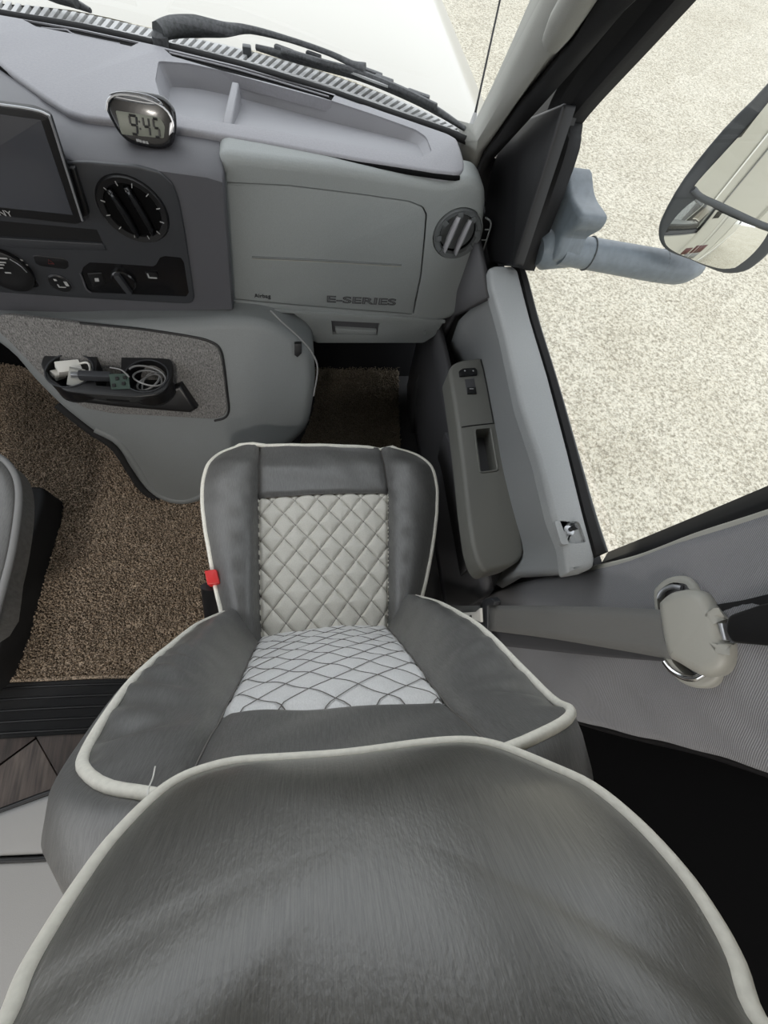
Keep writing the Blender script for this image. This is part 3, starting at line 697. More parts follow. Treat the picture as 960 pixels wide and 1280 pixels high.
lathe('lock_pin', kc, UP + V((.35, .1, 0)), [(.0042, 0), (.0042, .012), (.0055, .014), (.0055, .022), (0, .023)], 'black', lk, k=16)
AZ = .60
ins = WS([(614, 356), (630, 412), (650, 503), (674, 575), (692, 647), (706, 682), (711, 716)], Z=DZ - .008)
ino = WS([(573, 401), (598, 440), (617, 530), (627, 587), (640, 640), (653, 690), (643, 716)], Z=AZ - .01)
ins = catmull(ins, 4); ino = catmull(ino, 4)
grid('upper_panel', [[a.lerp(b, t) + V((.004 * math.sin(math.pi * t), 0, 0)) for t in (0, .1, .3, .5, .7, .85, 1)] + [b + V((.004, 0, -.12))] for a, b in zip(ins, ino)], 'door', dr, angle=60, thick=-.02)
# armrest
box('door_core', (.522, .56, .40), (.02, 1.16, .78), 'dark_door', dr, bev=.004)
box('outer_skin', (.546, .54, .28), (.02, 1.2, .94), 'body', dr, bev=.008)
armpx = [(561, 463), (565, 455), (574, 450), (602, 446), (612, 474), (624, 530), (635, 587), (647, 640), (657, 688), (651, 700), (640, 707), (606, 716), (597, 704), (590, 680), (583, 630), (577, 575), (570, 520)]
well = fillet(WS([(593, 537), (613, 534.5), (622, 588), (600, 591)], Z=AZ), .008)
ar = plate('armrest', fillet(WS(armpx, Z=AZ), .012), UP, .06, 'arm', dr, r=.011, seg=5, holes=[well], hole_depth=.05)
plate('grip_well_floor', [p - UP * .048 for p in well], UP, .005, 'dark_door', ar, r=0)
tube('grip_well_rim', [p + UP * .0005 for p in well], .003, 'arm', ar, seg=6, closed=True, smooth_n=0)
tube('panel_split', WS([(577, 534), (590, 532), (618, 529)], Z=AZ + .0005), .0016, 'black', ar, smooth_n=2, seg=5)
tube('panel_edge', WS([(601, 449), (608, 480), (617, 529)], Z=AZ + .0005), .0016, 'black', ar, smooth_n=2, seg=5)
ws = plate('window_switch', fillet(WS([(574, 463), (579, 460), (594, 459), (597, 462), (597, 468), (575, 470)], Z=AZ + .006), .003), UP, .007, 'gloss', ar, r=.003)
for x in (581, 591.5): lathe('icon', W(x, 463.5, Z=AZ + .0065), UP, [(.0025, 0), (.0025, .0006), (0, .0006)], 'print', ws, k=8)
plate('switch_surround', WS([(581, 474), (593, 473), (596, 491), (584, 492)], Z=AZ + .001), UP, .004, 'dark_door', ar, r=.001)
ls = plate('lock_switch', WS([(584, 484), (595, 483.5), (596, 491.5), (584.5, 492)], Z=AZ + .004), UP, .005, 'black', ar, r=.001)
box('icon', W(589.5, 486, Z=AZ + .0045), (.012, .003, .001), 'print', ls, bev=0)
# lower door skin and map pocket
low_rows = []
for t in range(13):
    y = lerp(.06, 1.12, t / 12)
    low_rows.append([V((.425 + .02 * (y > .7), y, .52)), V((.45, y, .42)), V((.455, y, .25)), V((.46, y, .1)), V((.47, y, .02))])
grid('lower_panel', low_rows, 'dark_door', dr, thick=.02)
frnt = [[W(616, 372, Z=.82), W(572, 395, X=.48), W(530, 470, X=.455), W(516, 560, X=.455)], [V((.47, 1.1, .83)), V((.47, 1.1, .55)), V((.465, 1.12, .3)), V((.465, 1.12, .03))]]
grid('front_panel', frnt, 'dark_door', dr, thick=.02)
pkx = [(590, 702), (583, 706), (575, 640), (568, 590), (560, 560), (548, 548), (530, 560), (540, 600), (556, 660), (566, 710), (575, 728), (600, 718)]
pk = WS([(556, 540), (563, 560), (572, 610), (582, 660), (590, 703)], X=.41)
grid('map_pocket', [[p + V((.02, 0, -.16)), p + V((0, 0, -.02)), p, p + V((.006, 0, .003)), p + V((.014, 0, -.01))] for p in catmull(pk, 4)], 'dark_door', dr, thick=.008)
pull = [W(x, y, X=.405) for x, y in ((563, 540), (566, 565), (572, 580))]
tube('door_pull', pull, .008, 'dark_door', dr)
# belt seal, window frame and pane
belt_in = [(641, 331), (650, 337), (665, 398), (687, 470), (711, 560), (731, 640), (746, 694)]
belt_out = [(652, 334), (659, 346), (675, 405), (697, 476), (722, 563), (744, 640), (760, 690)]
bi = WS(belt_in, Z=DZ - .004); bo = WS(belt_out, Z=DZ - .006)
grid('belt_seal', [[a + V((0, 0, -.04)), a, a.lerp(b, .5) + V((0, 0, .008)), b, b + V((.0, 0, -.06))] for a, b in zip(catmull(bi, 3), catmull(bo, 3))], 'matte', dr, thick=.004)
tube('belt_bead', [p + V((-.006, 0, .004)) for p in bo], .003, 'mhouse', dr)
GX = .545
fr_in = [(640, 332), (678, 176), (692, 125), (728, 62), (778, -8)]
fr_out = [(657, 336), (705, 205), (713, 165), (724, 137), (845, 0)]
fi = WS(fr_in, X=.50); fo = WS(fr_out, X=GX)
def ext(ps, k): return ps + [ps[-1] + (ps[-1] - ps[-2]).normalized() * k]
fi = ext(fi, .45); fo = ext(fo, .45)
grid('window_frame', [[a, a.lerp(b, .35) + V((-.006, 0, 0)), a.lerp(b, .6) + V((.004, 0, 0)), b + V((-.004, 0, 0)), b + V((.02, 0, 0))] for a, b in zip(catmull(fi, 4), catmull(fo, 4))], 'matte', dr, thick=.01, angle=25)
tube('glass_seal', [p + V((-.004, .004, 0)) for p in fo], .005, 'black', dr)
sail = WS([(611, 327), (604, 290), (607, 230), (622, 190), (652, 150), (690, 134), (706, 127), (690, 178), (641, 334), (625, 330)], X=.488)
plate('sail_panel', fillet(sail, .01), LEFT, .02, 'black', dr, r=.006)
rb_in = [(746, 704), (800, 683), (870, 655), (960, 621), (1060, 580)]
rb_out = [(760, 690), (800, 674), (870, 645), (960, 607), (1060, 566)]
ri = WS(rb_in, X=.525); ro = WS(rb_out, X=GX)
ri = [p + V((-.003, -.02, 0)) for p in ri]
grid('rear_window_frame', [[a, a.lerp(b, .5) + V((-.004, 0, 0)), b, b + V((.02, .0, 0))] for a, b in zip(ext(ri, .4), ext(ro, .4))], 'black', dr, thick=.008)
plate('sail_backing', WS([(600, 330), (596, 200), (640, 130), (700, 50), (760, -20), (800, -40), (728, 110), (700, 190), (650, 334)], X=.535), LEFT, .01, 'black', dr, r=0)
# pale seal between frame and pillar cloth
se = WS([(722, 722), (746, 713), (800, 699), (870, 673), (960, 645), (1060, 609)], X=.503)
sl = ext(se, .4); tube('door_seal', sl, .0075, 'dring', dr)
bo2 = [W(x, y, X=GX + .006) for x, y in belt_out]
fo2 = [p + V((.008, .012, 0)) for p in fo]; ro2 = [p + V((.008, -.012, 0)) for p in ext(ro, .4)]
n_ = 10
pane_rows = []
bl = [V((GX + .006, interp([(0, fo2[0].y), (1, ro2[0].y)], t), DZ - .02)) for t in [i / n_ for i in range(n_ + 1)]]
def at_z(ps, z):
    for a, b in zip(ps, ps[1:]):
        if (a.z - z) * (b.z - z) <= 0 and abs(a.z - b.z) > 1e-6: return a.lerp(b, (z - a.z) / (b.z - a.z))
    return ps[-1] if z > ps[-1].z else ps[0]
for z in [lerp(DZ - .02, 1.5, i / 12) for i in range(13)]:
    a = at_z(fo2, z); b = at_z(ro2, z); a = V((GX + .006, a.y, z)); b = V((GX + .006, b.y, z))
    pane_rows.append([a.lerp(b, i / n_) for i in range(n_ + 1)])
grid('window_pane', pane_rows, 'glass', dr)
box('roof_rail', (.52, .15, 1.6), (.09, 1.7, .2), 'black', dr, bev=.02)
# ================================================================== OUTSIDE MIRROR
MX = .575
mr = empty('side_mirror', W(690, 310, X=MX), 'large towing mirror with split glass on a grey arm beyond the window', 'mirror')
mp = WS([(660, 318), (690, 245), (706, 208), (711, 236), (716, 250), (725, 264), (726, 272), (719, 284), (704, 294), (700, 304), (692, 322), (681, 329), (670, 328)], X=MX)
plate('mirror_mount', catmull(mp, 3, True), LEFT, .05, 'marm', mr, r=.012, seg=4, push=V((.05, 0, 0)))
lathe('pivot', W(686, 312, X=MX + .01), V((1, .1, .1)).normalized(), [(.0, -.03), (.03, -.03), (.042, -.015), (.043, .06), (.03, .07), (0, .07)], 'marm', mr, k=24, xh=V((0, 1, 0)))
ap = [W(700, 312, X=.60), W(735, 317, X=.68), W(770, 323, X=.76), W(815, 331, X=.86), W(850, 336, X=.95), W(868, 332, X=1.0)]
arm = tube('mirror_arm', ap, [.032, .034, .035, .036, .036, .03], 'marm', mr, seg=20)
for a in (ap[1], ap[3].lerp(ap[4], .2)):
    t = (ap[3] - ap[1]).normalized()
    lathe('arm_joint', a, t, [(.036, -.0015), (.037, 0), (.036, .0015)], 'mhouse', arm, k=24, xh=V((0, 0, 1)))
MP = W(850, 318, X=.86); MN = V((-.48, -.877, .02)).normalized()
def MW(pts, off=0): return WPS(pts, MP + MN * off, MN)
hs = [(1075, -120), (1010, 30), (960, 106), (905, 163), (855, 225), (829, 270), (823, 290), (826, 306), (838, 317), (862, 326), (880, 334), (905, 343), (930, 341), (948, 330), (970, 308), (1060, 200), (1180, 40), (1240, -80), (1210, -150), (1120, -160)]
hl = catmull(MW(hs), 3, True)
hc = sum(hl, V()) / len(hl)
plate('mirror_housing', hl, MN, .1, 'mhouse', mr, r=.008, seg=4, taper=.5)
upx = [(1080, -100), (1012, 48), (962, 126), (915, 180), (873, 226), (869, 235), (876, 243), (900, 254), (960, 281), (990, 272), (1070, 170), (1180, 20), (1215, -70), (1190, -125), (1120, -135)]
lox = [(864, 242), (850, 262), (832, 288), (831, 303), (840, 312), (862, 321), (884, 330), (905, 336), (925, 334), (942, 324), (960, 303), (962, 290), (945, 283), (900, 263), (876, 250)]
facing_disc('flat_mirror_glass', catmull(MW(upx, .003), 3, True), MN, 'mirror', mr)
dome('convex_mirror_glass', catmull(MW(lox, .003), 3, True), MN, .010, 'mirror', mr, rings=40)
tube('mirror_divider', MW([(866, 237), (876, 247), (900, 258), (945, 279), (975, 290)], .004), .006, 'mhouse', mr)
# ================================================================== OUTSIDE FRONT: hood, cowl, wipers, antenna
Tpx = [(-80, -26), (0, 1), (100, 17), (180, 35), (300, 62), (400, 90), (500, 127), (572, 160), (590, 168)]
Bpx = [(-80, -14), (0, 13), (100, 30), (180, 47), (300, 76), (400, 105), (500, 140), (565, 163), (584, 170)]
Tl = catmull(WS(Tpx, Z=.925), 6); Bl = catmull(WS(Bpx, Z=.935), 6)
Tl = [V((-1.2, 1.55, .925))] + Tl; Bl = [V((-1.2, 1.44, .935))] + Bl
cw = empty('cowl_grille', (-.3, 1.45, .92), 'pale slatted cowl grille at the foot of the windshield', 'grille')
grid('grille_base', [[b + V((0, .004, -.03)), b.lerp(t, .5) + V((0, 0, -.028)), t + V((0, .0, -.022))] for b, t in zip(Bl, Tl)], 'matte', cw, thick=.01)
tube('front_lip', [p + V((0, .006, -.006)) for p in Tl[1:]], .006, 'cowl', cw, smooth_n=0, seg=6)
tube('rear_lip', [p + V((0, .004, -.004)) for p in Bl[1:]], .006, 'cowl', cw, smooth_n=0, seg=6)
def along(ps, s):
    d = [0]
    for a, b in zip(ps, ps[1:]): d.append(d[-1] + (b - a).length)
    s *= d[-1]
    for i in range(len(ps) - 1):
        if s <= d[i + 1]: return ps[i].lerp(ps[i + 1], (s - d[i]) / max(1e-9, d[i + 1] - d[i]))
    return ps[-1]
slat_me = None
NS = 68
for i in range(NS):
    s = (i + .5) / NS
    b = along(Bl[1:], s); t = along(Tl[1:], min(1, s + .006)); c = (b + t) / 2 + V((0, 0, -.006)); dv = (t - b); L_ = dv.length
    if slat_me is None:
        o = box('slat', (0, 0, 0), (.0105, 1, .016), 'cowl', None, bev=0); slat_me = o.data
    else: o = bpy.data.objects.new('slat', slat_me); COL.objects.link(o)
    o.parent = cw; o.matrix_parent_inverse = wmat(cw).inverted()
    dvn = dv.normalized(); x = dvn.cross(UP).normalized()
    o.matrix_basis = Matrix.Translation(c) @ Matrix((x, dvn, x.cross(dvn))).transposed().to_4x4() @ Matrix.Diagonal((1, L_ * .96, 1, 1))
# hood
TX = sorted([(p.x, p.y) for p in Tl if p.x > -.56]); TX = TX + [(.62, TX[-1][1] - .12)]
hd = empty('hood', (-.5, 2.0, .6), 'glossy champagne hood ahead of the windshield', 'hood')
rows = []
for yi in range(16):
    v = yi / 15; row = []
    for xi in range(29):
        u = -1 + 2 * xi / 28
        s = xi / 28
        half = lerp(1.12, 1.25, v)
        x = -.555 + half * u
        xm = x if x > -.555 else -1.11 - x
        yb = interp(TX, xm) + .006
        y = lerp(yb, 3.5 - .3 * abs(u) ** 3, v)
        z = .927 - .14 * v - .6 * max(0, v - .85) ** 1.5 + .03 * math.cos(u * 1.4) + .012 * smooth(.35, .45, abs(u)) * (1 - v) - .02 * smooth(.8, 1, abs(u)) - .03
        row.append(V((x, y, z)))
    row = [row[0] + V((-.03, 0, -.06)), ] + row + [row[-1] + V((.012, 0, -.02)), row[-1] + V((.02, 0, -.08)), row[-1] + V((.02, 0, -.5))]
    rows.append(row)
rows.append([p + V((0, .04, -.1)) for p in rows[-1]]); rows.append([p + V((0, .03, -.4)) for p in rows[-1]])
grid('hood_skin', rows, 'hood', hd, angle=60)
sm = [W(x, y, Z=.872) for x, y in ((524, 98), (535, 113), (548, 132), (557, 150), (566, 160))]
tube('shut_line', sm, .003, 'matte', hd, seg=5)
# wipers
def wiper(name, label, arm_px, arm_r, blade_px, z):
    a = WS(arm_px, Z=z + .02); w_ = empty(name, a[0] + V((0, 0, -.06)), label, 'wiper', 'windshield wipers')
    ar_ = tube('wiper_arm', a, arm_r, 'wiper', w_, seg=8)
    b = WS(blade_px, Z=z)
    if len(arm_px) > 3:
        lathe('pivot_cap', a[0] + V((0, 0, -.035)), UP, [(.02, 0), (.018, .03), (.012, .036), (0, .036)], 'wiper', w_, k=16)
    bl_ = tube('blade', b, [.006] + [.0085] * (len(b) - 2) + [.005], 'wiper', w_, seg=6)
    br = WS([(x, y - 4) for x, y in blade_px[1:-1]], Z=z + .01)
    tube('bridge', br, .008, 'wiper', w_, seg=6)
    return w_, b
wp, bl2 = wiper('windshield_wiper', 'long black windshield wiper lying across the cowl toward the pillar', [(198, 40), (215, 34), (245, 33), (280, 37), (312, 37), (360, 49), (410, 66), (440, 80), (456, 86)], [.018, .02, .02, .014, .008, .006, .006, .007, .012], [(320, 59), (352, 68), (400, 82), (450, 96), (500, 116), (545, 138), (584, 163)], .955)
for x, y, l in ((355, 63, .05), (392, 70, .04), (455, 88, .10), (480, 100, .05), (523, 119, .06)):
    p = W(x, y, Z=.962); box('blade_joint', p, (l, .014, .012), 'wiper', wp, Euler((0, 0, -.42)).to_matrix(), bev=.004)
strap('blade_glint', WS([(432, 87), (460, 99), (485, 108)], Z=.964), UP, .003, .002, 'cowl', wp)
wiper('windshield_wiper', 'second black wiper at the upper left corner of the windshield', [(20, -28), (60, -12), (95, 3)], [.01, .012, .01], [(40, -12), (70, -2), (95, 5), (113, 13)], .955)
tag(box('washer_nozzle', W(309, 64, Z=.935), (.022, .02, .022), 'mhouse', None, bev=.004), 'small dark washer nozzle on the cowl grille', 'nozzle')
an = empty('antenna', W(590, 160, Z=.9), 'thin black whip antenna on the fender', 'antenna')
a0 = W(590, 160, Z=.92); a1 = W(625, 0, X=a0.x + .02); ad_ = (a1 - a0)
lathe('antenna_base', a0, ad_.normalized(), [(.022, -.06), (.02, -.01), (.009, .01), (.005, .03), (0, .03)], 'cowl', an, k=16)
tube('mast', [a0, a0 + ad_ * .2, a0 + ad_ * 3], [.005, .0028, .0016], 'black', an, seg=6, smooth_n=0)
# ================================================================== SEAT BELT
sbx = empty('seat_belt', W(865, 790, X=.46), 'grey seat belt hanging from its guide on the side pillar', 'seat belt')
def BW(x, y, X): return W(x, y, X=X)
def band(name, top, bot, Xs, m, parent, th=.0012):
    a = [W(x, y, X=X) for (x, y), X in zip(top, Xs)]; b = [W(x, y, X=X) for (x, y), X in zip(bot, Xs)]
    rows = [[p, p.lerp(q, .25), p.lerp(q, .5), p.lerp(q, .75), q] for p, q in zip(catmull(a, 5), catmull(b, 5))]
    return grid(name, rows, m, parent, thick=th)
band('webbing', [(609, 757), (680, 757), (760, 759), (845, 763)], [(609, 788), (680, 797), (760, 810), (850, 826)], [.395, .42, .44, .452], 'belt', sbx)
band('lower_webbing', [(540, 757), (580, 757), (612, 757)], [(540, 788), (580, 788), (612, 787)], [.36, .385, .40], 'belt', sbx)
band('rear_webbing', [(615, 786), (690, 796), (770, 808), (850, 820)], [(615, 806), (690, 814), (770, 822), (850, 828)], [.42, .45, .465, .47], 'dark_door', sbx)
# guide ring and cover
GP = W(862, 790, X=.455); GN = V((-.95, .12, .28)).normalized()
def GW(pts, off=0): return WPS(pts, GP + GN * off, GN)
ringpx = [(815, 745), (820, 732), (833, 722), (852, 719), (866, 726), (876, 740), (890, 775), (901, 815), (903, 835), (895, 852), (878, 860), (860, 858), (843, 848), (830, 830), (822, 800)]
innerpx = [(821, 747), (826, 737), (838, 729), (851, 729), (862, 737), (880, 790), (884, 820), (882, 838), (872, 846), (860, 845), (848, 836), (838, 822), (828, 790)]
rg = plate('guide_ring', catmull(GW(ringpx, -.012), 3, True), GN, .022, 'dring', sbx, r=.006, holes=[catmull(GW(innerpx, -.012), 3, True)], hole_depth=.02)
tube('chrome_bar', GW([(831, 827), (840, 838), (854, 846), (868, 848), (880, 842)], -.012), .0045, 'chrome', sbx)
tube('chrome_bar', GW([(822, 748), (828, 738), (840, 733), (852, 735)], -.016), .004, 'silver', sbx)
covpx = [(819, 758), (822, 749), (834, 740), (850, 736), (864, 736), (878, 742), (890, 757), (900, 768), (906, 774), (900, 777), (902, 800), (908, 803), (913, 805), (910, 822), (905, 833), (895, 842), (878, 846), (862, 840), (842, 828), (831, 820), (824, 795)]
cvo = plate('guide_cover', catmull(GW(covpx, .008), 3, True), GN, .03, 'dring', sbx, r=.014, seg=5)
plate('silver_pin', GW([(897, 779), (903, 779), (908, 800), (903, 801)], .011), GN, .006, 'silver', cvo, r=.001)
rtp = [W(x, y, X=X_) for x, y, X_ in ((908, 770, .458), (945, 757, .458), (1010, 742, .458), (1010, 812, .458), (960, 808, .458), (914, 804, .458), (906, 790, .458))]
plate('upper_webbing_sleeve', fillet(rtp, .006), LEFT, .016, 'black', sbx, r=.004)
slotp = [W(x, y, X=.474) for x, y in ((893, 756), (930, 750), (1020, 728), (1020, 812), (960, 808), (905, 806))]
plate('pillar_slot', slotp, LEFT, .01, 'matte', sbx, r=0)
# tongue
tn = plate('tongue', fillet(WS([(600, 756), (604, 749), (613, 747), (618, 752), (617, 757), (609, 757), (609, 790), (604, 790), (600, 784)], X=.39), .002), LEFT, .014, 'panel', sbx, r=.003)
tw = plate('tongue_plate', fillet(WS([(576, 766), (594, 765), (600, 760), (601, 778), (592, 774), (577, 772)], X=.375), .002), LEFT, .005, 'white', tn, r=.001)
for a in ((580, 770), (588, 771)): box('print_mark', W(*a, X=.3735), (.002, .006, .014), 'black', tw, bev=0)
# buckle on the inboard side
bk = empty('seat_belt_buckle', W(268, 760, X=-.27), 'black seat belt buckle with red button on the inboard side of the seat', 'buckle')
def KX(pts): return [W(x, y, Z=z) for x, y, z in pts]
ba = W(264, 733, Z=.45); bb_ = W(268, 790, Z=.26)
ax = (ba - bb_).normalized()
lathe('buckle_body', bb_, ax, [(.02, 0), (.022, .03), (.024, (ba - bb_).length), (0, (ba - bb_).length)], 'black', bk, k=16, sy=.55)
tip = W(263, 720, Z=.425)
plate('red_button', fillet(WS([(255, 713), (270, 711), (275, 729), (259, 731)], Z=.475), .004), UP, .03, 'red', bk, r=.003)
tube('stalk', [bb_, bb_ + V((-.01, -.03, -.12)), bb_ + V((.0, -.04, -.24))], .012, 'matte', bk)
# ================================================================== PASSENGER SEAT
seat = empty('car_seat', (0, .15, 0), 'grey passenger seat with quilted centre and cream piping', 'seat', 'front seats')
CZ0 = .455
outl_L = WS([(262, 800), (278, 778), (270, 735), (262, 690), (256, 655), (253, 620), (256, 592), (264, 574), (276, 561), (298, 552)], Z=CZ0)
outl_R = WS([(515, 790), (522, 765), (532, 725), (540, 685), (545, 645), (546, 610), (541, 588), (531, 572), (516, 562), (492, 556)], Z=CZ0)
CL = catmull(outl_L, 4); CR = catmull(outl_R, 4)
def edge_x(ps, y):
    best = None
    for a, b in zip(ps, ps[1:]):
        if (a.y - y) * (b.y - y) <= 0 and abs(a.y - b.y) > 1e-7: best = a.lerp(b, (y - a.y) / (b.y - a.y)).x
    if best is None: best = min(ps, key=lambda p: abs(p.y - y)).x
    return best
YF_L = max(p.y for p in CL); YF_R = max(p.y for p in CR); YR = -.06
SQL = [(-.06, -.150), (.0, -.150), (.37, -.158)]; SQR = [(-.06, .156), (.0, .158), (.37, .201)]
YQ = .372
def yfront(x):
    t = (x + .21) / .42; return lerp(YF_L, YF_R, max(0, min(1, t))) - .0
def groove(d, wd): return math.exp(-(d / wd) ** 2)
def cush_z(x, y):
    l = edge_x(CL, min(y, YF_L - .002)); r = edge_x(CR, min(y, YF_R - .002))
    a = interp(SQL, y); b = interp(SQR, y)
    z = CZ0 + .012; bf = smooth(.0, .12, yfront(x) - y)
    if x < a:
        t = (a - x) / max(.03, a - l); z += bf * .030 * math.sin(math.pi * min(1, t) ** .8) - .012 * t ** 3
    elif x > b:
        t = (x - b) / max(.03, r - b); z += bf * .030 * math.sin(math.pi * min(1, t) ** .8) - .012 * t ** 3
    else:
        t = (x - a) / (b - a); z += -.008 + .010 * math.sin(math.pi * t)
    f = yfront(x) - y
    z -= .022 * smooth(.09, 0, f) if f < .09 else 0
    z -= .009 * groove(x - a, .006) + .009 * groove(x - b, .006)
    if a - .005 < x < b + .005: z -= .008 * groove(y - YQ, .005)
    z -= .03 * smooth(.08, -.06, y)
    z += .0012 * math.sin(x * 61 + y * 23) * smooth(.1, .3, y) + .001 * math.sin(y * 90 + x * 17)
    return z
def cush_panel(name, y0, y1, fx0, fx1, nx, ny, m, parent, extra=None):
    rows = []
    for j in range(ny + 1):
        v = j / ny; row = []
        for i in range(nx + 1):
            u = i / nx; y = lerp(y0, y1 if not callable(y1) else 0, v) if not callable(y1) else None
            if callable(y1):
                # front edge follows the outline: solve with the x of the last row
                x = lerp(fx0(lerp(y0, YF_L, v)), fx1(lerp(y0, YF_R, v)), u); y = lerp(y0, y1(x), v)
            x = lerp(fx0(y), fx1(y), u)
            z = cush_z(x, y)
            if extra: z += extra(x, y)
            row.append(V((x, y, z)))
        rows.append(row)
    return grid(name, rows, m, parent, angle=80)
QX, QY = .0605, .0715
def qd(x, y, qx, qy):
    a = x / qx + y / qy; b = x / qx - y / qy
    da = abs(a - round(a)); db = abs(b - round(b)); k = 1 / math.hypot(1 / qx, 1 / qy)
    return da * k, db * k
def puff(x, y, qx=QX, qy=QY, dep=.0065):
    a, b = qd(x, y, qx, qy); d = min(a, b)
    return -dep * math.exp(-d / .006) - .003 * math.exp(-(d / .0022) ** 2)
ql = lambda y: interp(SQL, y); qr = lambda y: interp(SQR, y)
cel = lambda y: edge_x(CL, min(y, YF_L - .0005)); cer = lambda y: edge_x(CR, min(y, YF_R - .0005))
def dense_rows_panel(name, ys, f0, f1, nx, m, parent, extra=None):
    rows = [[V((lerp(f0(y), f1(y), i / nx), y, 0)) for i in range(nx + 1)] for y in ys]
    for r in rows:
        for p in r: p.z = cush_z(p.x, p.y) + (extra(p.x, p.y) if extra else 0)
    return grid(name, rows, m, parent, angle=80)
ysL = [lerp(YR, YF_L - .001, 1 - (1 - i / 70) ** 1.6) for i in range(71)]
ysR = [lerp(YR, YF_R - .001, 1 - (1 - i / 70) ** 1.6) for i in range(71)]
lb = dense_rows_panel('cushion_side_bolster', ysL, cel, lambda y: max(cel(y), ql(y)), 20, 'vinyl', seat)
rb_ = dense_rows_panel('cushion_side_bolster', ysR, lambda y: min(cer(y), qr(y)), cer, 20, 'vinyl', seat)
fp_rows = []
for j in range(25):
    v = j / 24; row = []
    for i in range(31):
        x = lerp(ql(.45), qr(.45), i / 30); y = lerp(YQ, yfront(x) + .001, v)
        row.append(V((x, y, cush_z(x, y))))
    fp_rows.append(row)
grid('cushion_front_panel', fp_rows, 'vinyl', seat, angle=80)
nx, ny = 150, 170
rows = []
for j in range(ny + 1):
    y = lerp(-.05, YQ, j / ny)
    rows.append([V((lerp(ql(y), qr(y), i / nx), y, 0)) for i in range(nx + 1)])
for r in rows:
    for p in r: p.z = cush_z(p.x, p.y) + puff(p.x, p.y)
cq = grid('cushion_quilt_panel', rows, 'quilt', seat, angle=80)
def stitches(zf, inside, qx, qy, m, parent, x0, x1, y0, y1, r=.0010, P=lambda x, y, z: V((x, y, z)), dash=False):
    vs = []; fs = []
    for sgn in (1, -1):
        for k in range(-30, 31):
            run = []
            for i in range(161):
                y = lerp(y0, y1, i / 160); x = (k - sgn * y / qy) * qx
                if x0(y) < x < x1(y) and inside(x, y): run.append(P(x, y, zf(x, y)))
                else:
                    if len(run) > 2: tube_vf(run[::2] + ([run[-1]] if len(run) % 2 == 0 else []), r, 4, vs=vs, fs=fs)
                    run = []
            if len(run) > 2: tube_vf(run[::2], r, 4, vs=vs, fs=fs)
    return mesh('stitching', vs, fs, m, parent, angle=180)
stitches(lambda x, y: cush_z(x, y) + puff(x, y) + .0006, lambda x, y: True, QX, QY, 'thread', cq, ql, qr, -.04, YQ)
# edge piping of the cushion and its side gusset
loop = []
for p in CL: loop.append(V((p.x, p.y, cush_z(p.x + .004, min(p.y, YF_L - .004)) - .004)))
top = [V((x, yfront(x), cush_z(x, yfront(x)) - .003)) for x in [lerp(CL[-1].x, CR[-1].x, i / 12) for i in range(1, 12)]]
loop += top
for p in reversed(CR): loop.append(V((p.x, p.y, cush_z(p.x - .004, min(p.y, YF_R - .004)) - .004)))
tube('cushion_piping', loop, .0062, 'pipe', seat, smooth_n=0, seg=8)
for seam, x in (('l', ql), ('r', qr)):
    tube('cushion_seam', [V((x(y), y, cush_z(x(y), y) + .0015)) for y in [lerp(.0, .53, i / 20) for i in range(21)]], .0015, 'thread', seat, smooth_n=0, seg=5)
tube('cushion_seam', [V((x, YQ, cush_z(x, YQ) + .0015)) for x in [lerp(ql(YQ), qr(YQ), i / 16) for i in range(17)]], .0015, 'thread', seat, smooth_n=0, seg=5)
cc_ = sum(loop, V()) / len(loop)
def gus(p, k, dz): q = cc_ + (p - cc_) * k; q.z = p.z + dz; return q
grid('cushion_gusset', [[gus(p, 1, -.002), gus(p, 1.0, -.03), gus(p, .985, -.09), gus(p, .93, -.14)] for p in loop], 'vinyl', seat, angle=80)
box('seat_base', (.02, .17, .20), (.40, .42, .26), 'matte', seat, bev=.02)
box('seat_pedestal', (.02, .15, .058), (.44, .46, .064), 'black', seat, bev=.01)
# ------------------------------------------------------------------ backrest
def shear(x, z): return 0
def plane_y(z): return -(z - .47) * .276 + .002
BQL = [(.42, -.157), (.6, -.148), (.97, -.127)]; BQR = [(.42, .157), (.6, .15), (.97, .127)]
BXL = [(.42, -.225), (.55, -.245), (.62, -.252), (.90, -.252), (.96, -.248), (1.0, -.239), (1.03, -.225), (1.06, -.198), (1.085, -.16), (1.10, -.125)]
BXR = [(.42, .225), (.55, .243), (.62, .250), (.94, .252), (1.0, .250), (1.03, .243), (1.06, .228), (1.08, .21), (1.095, .185), (1.105, .155), (1.115, .12)]
BB = [(.42, .068), (.618, .061), (.726, .050), (.80, .042), (.86, .03), (.92, .011), (.985, -.012), (1.03, -.006), (1.12, 0)]
ZQ = .955
def back_y(x, z):
    y = plane_y(z); l = interp(BXL, z); r = interp(BXR, z); a = interp(BQL, z); b = interp(BQR, z); bb = interp(BB, z)
    if x < a: t = min(1, (a - x) / (a - l)) if a > l + .002 else 0
    elif x > b: t = min(1, (x - b) / (r - b)) if r > b + .002 else 0
    else: t = 0
    if t > 0: y += bb * smooth(0, .75, t) + .016 * math.sin(math.pi * t) * smooth(1.1, 1.0, z)
    else: y += .012 * math.sin(math.pi * (x - a) / (b - a)) * smooth(1.1, .9, z)
    y -= .008 * groove(x - a, .006) + .008 * groove(x - b, .006)
    if a < x < b: y -= .008 * groove(z - zq(x), .006)
    wr = smooth(.15, .2, abs(x)) * smooth(.72, .85, z) * smooth(1.06, 1.0, z)
    y += .0030 * wr * math.sin((z + abs(x) * .55) * 150 + 3 * math.sin(abs(x) * 22)) * (1 if x < 0 else .6)
    y += .0012 * math.sin(z * 70 + x * 40) - .032 * x * smooth(.78, .92, z) * (1 - smooth(1.0, 1.08, z))
    return y
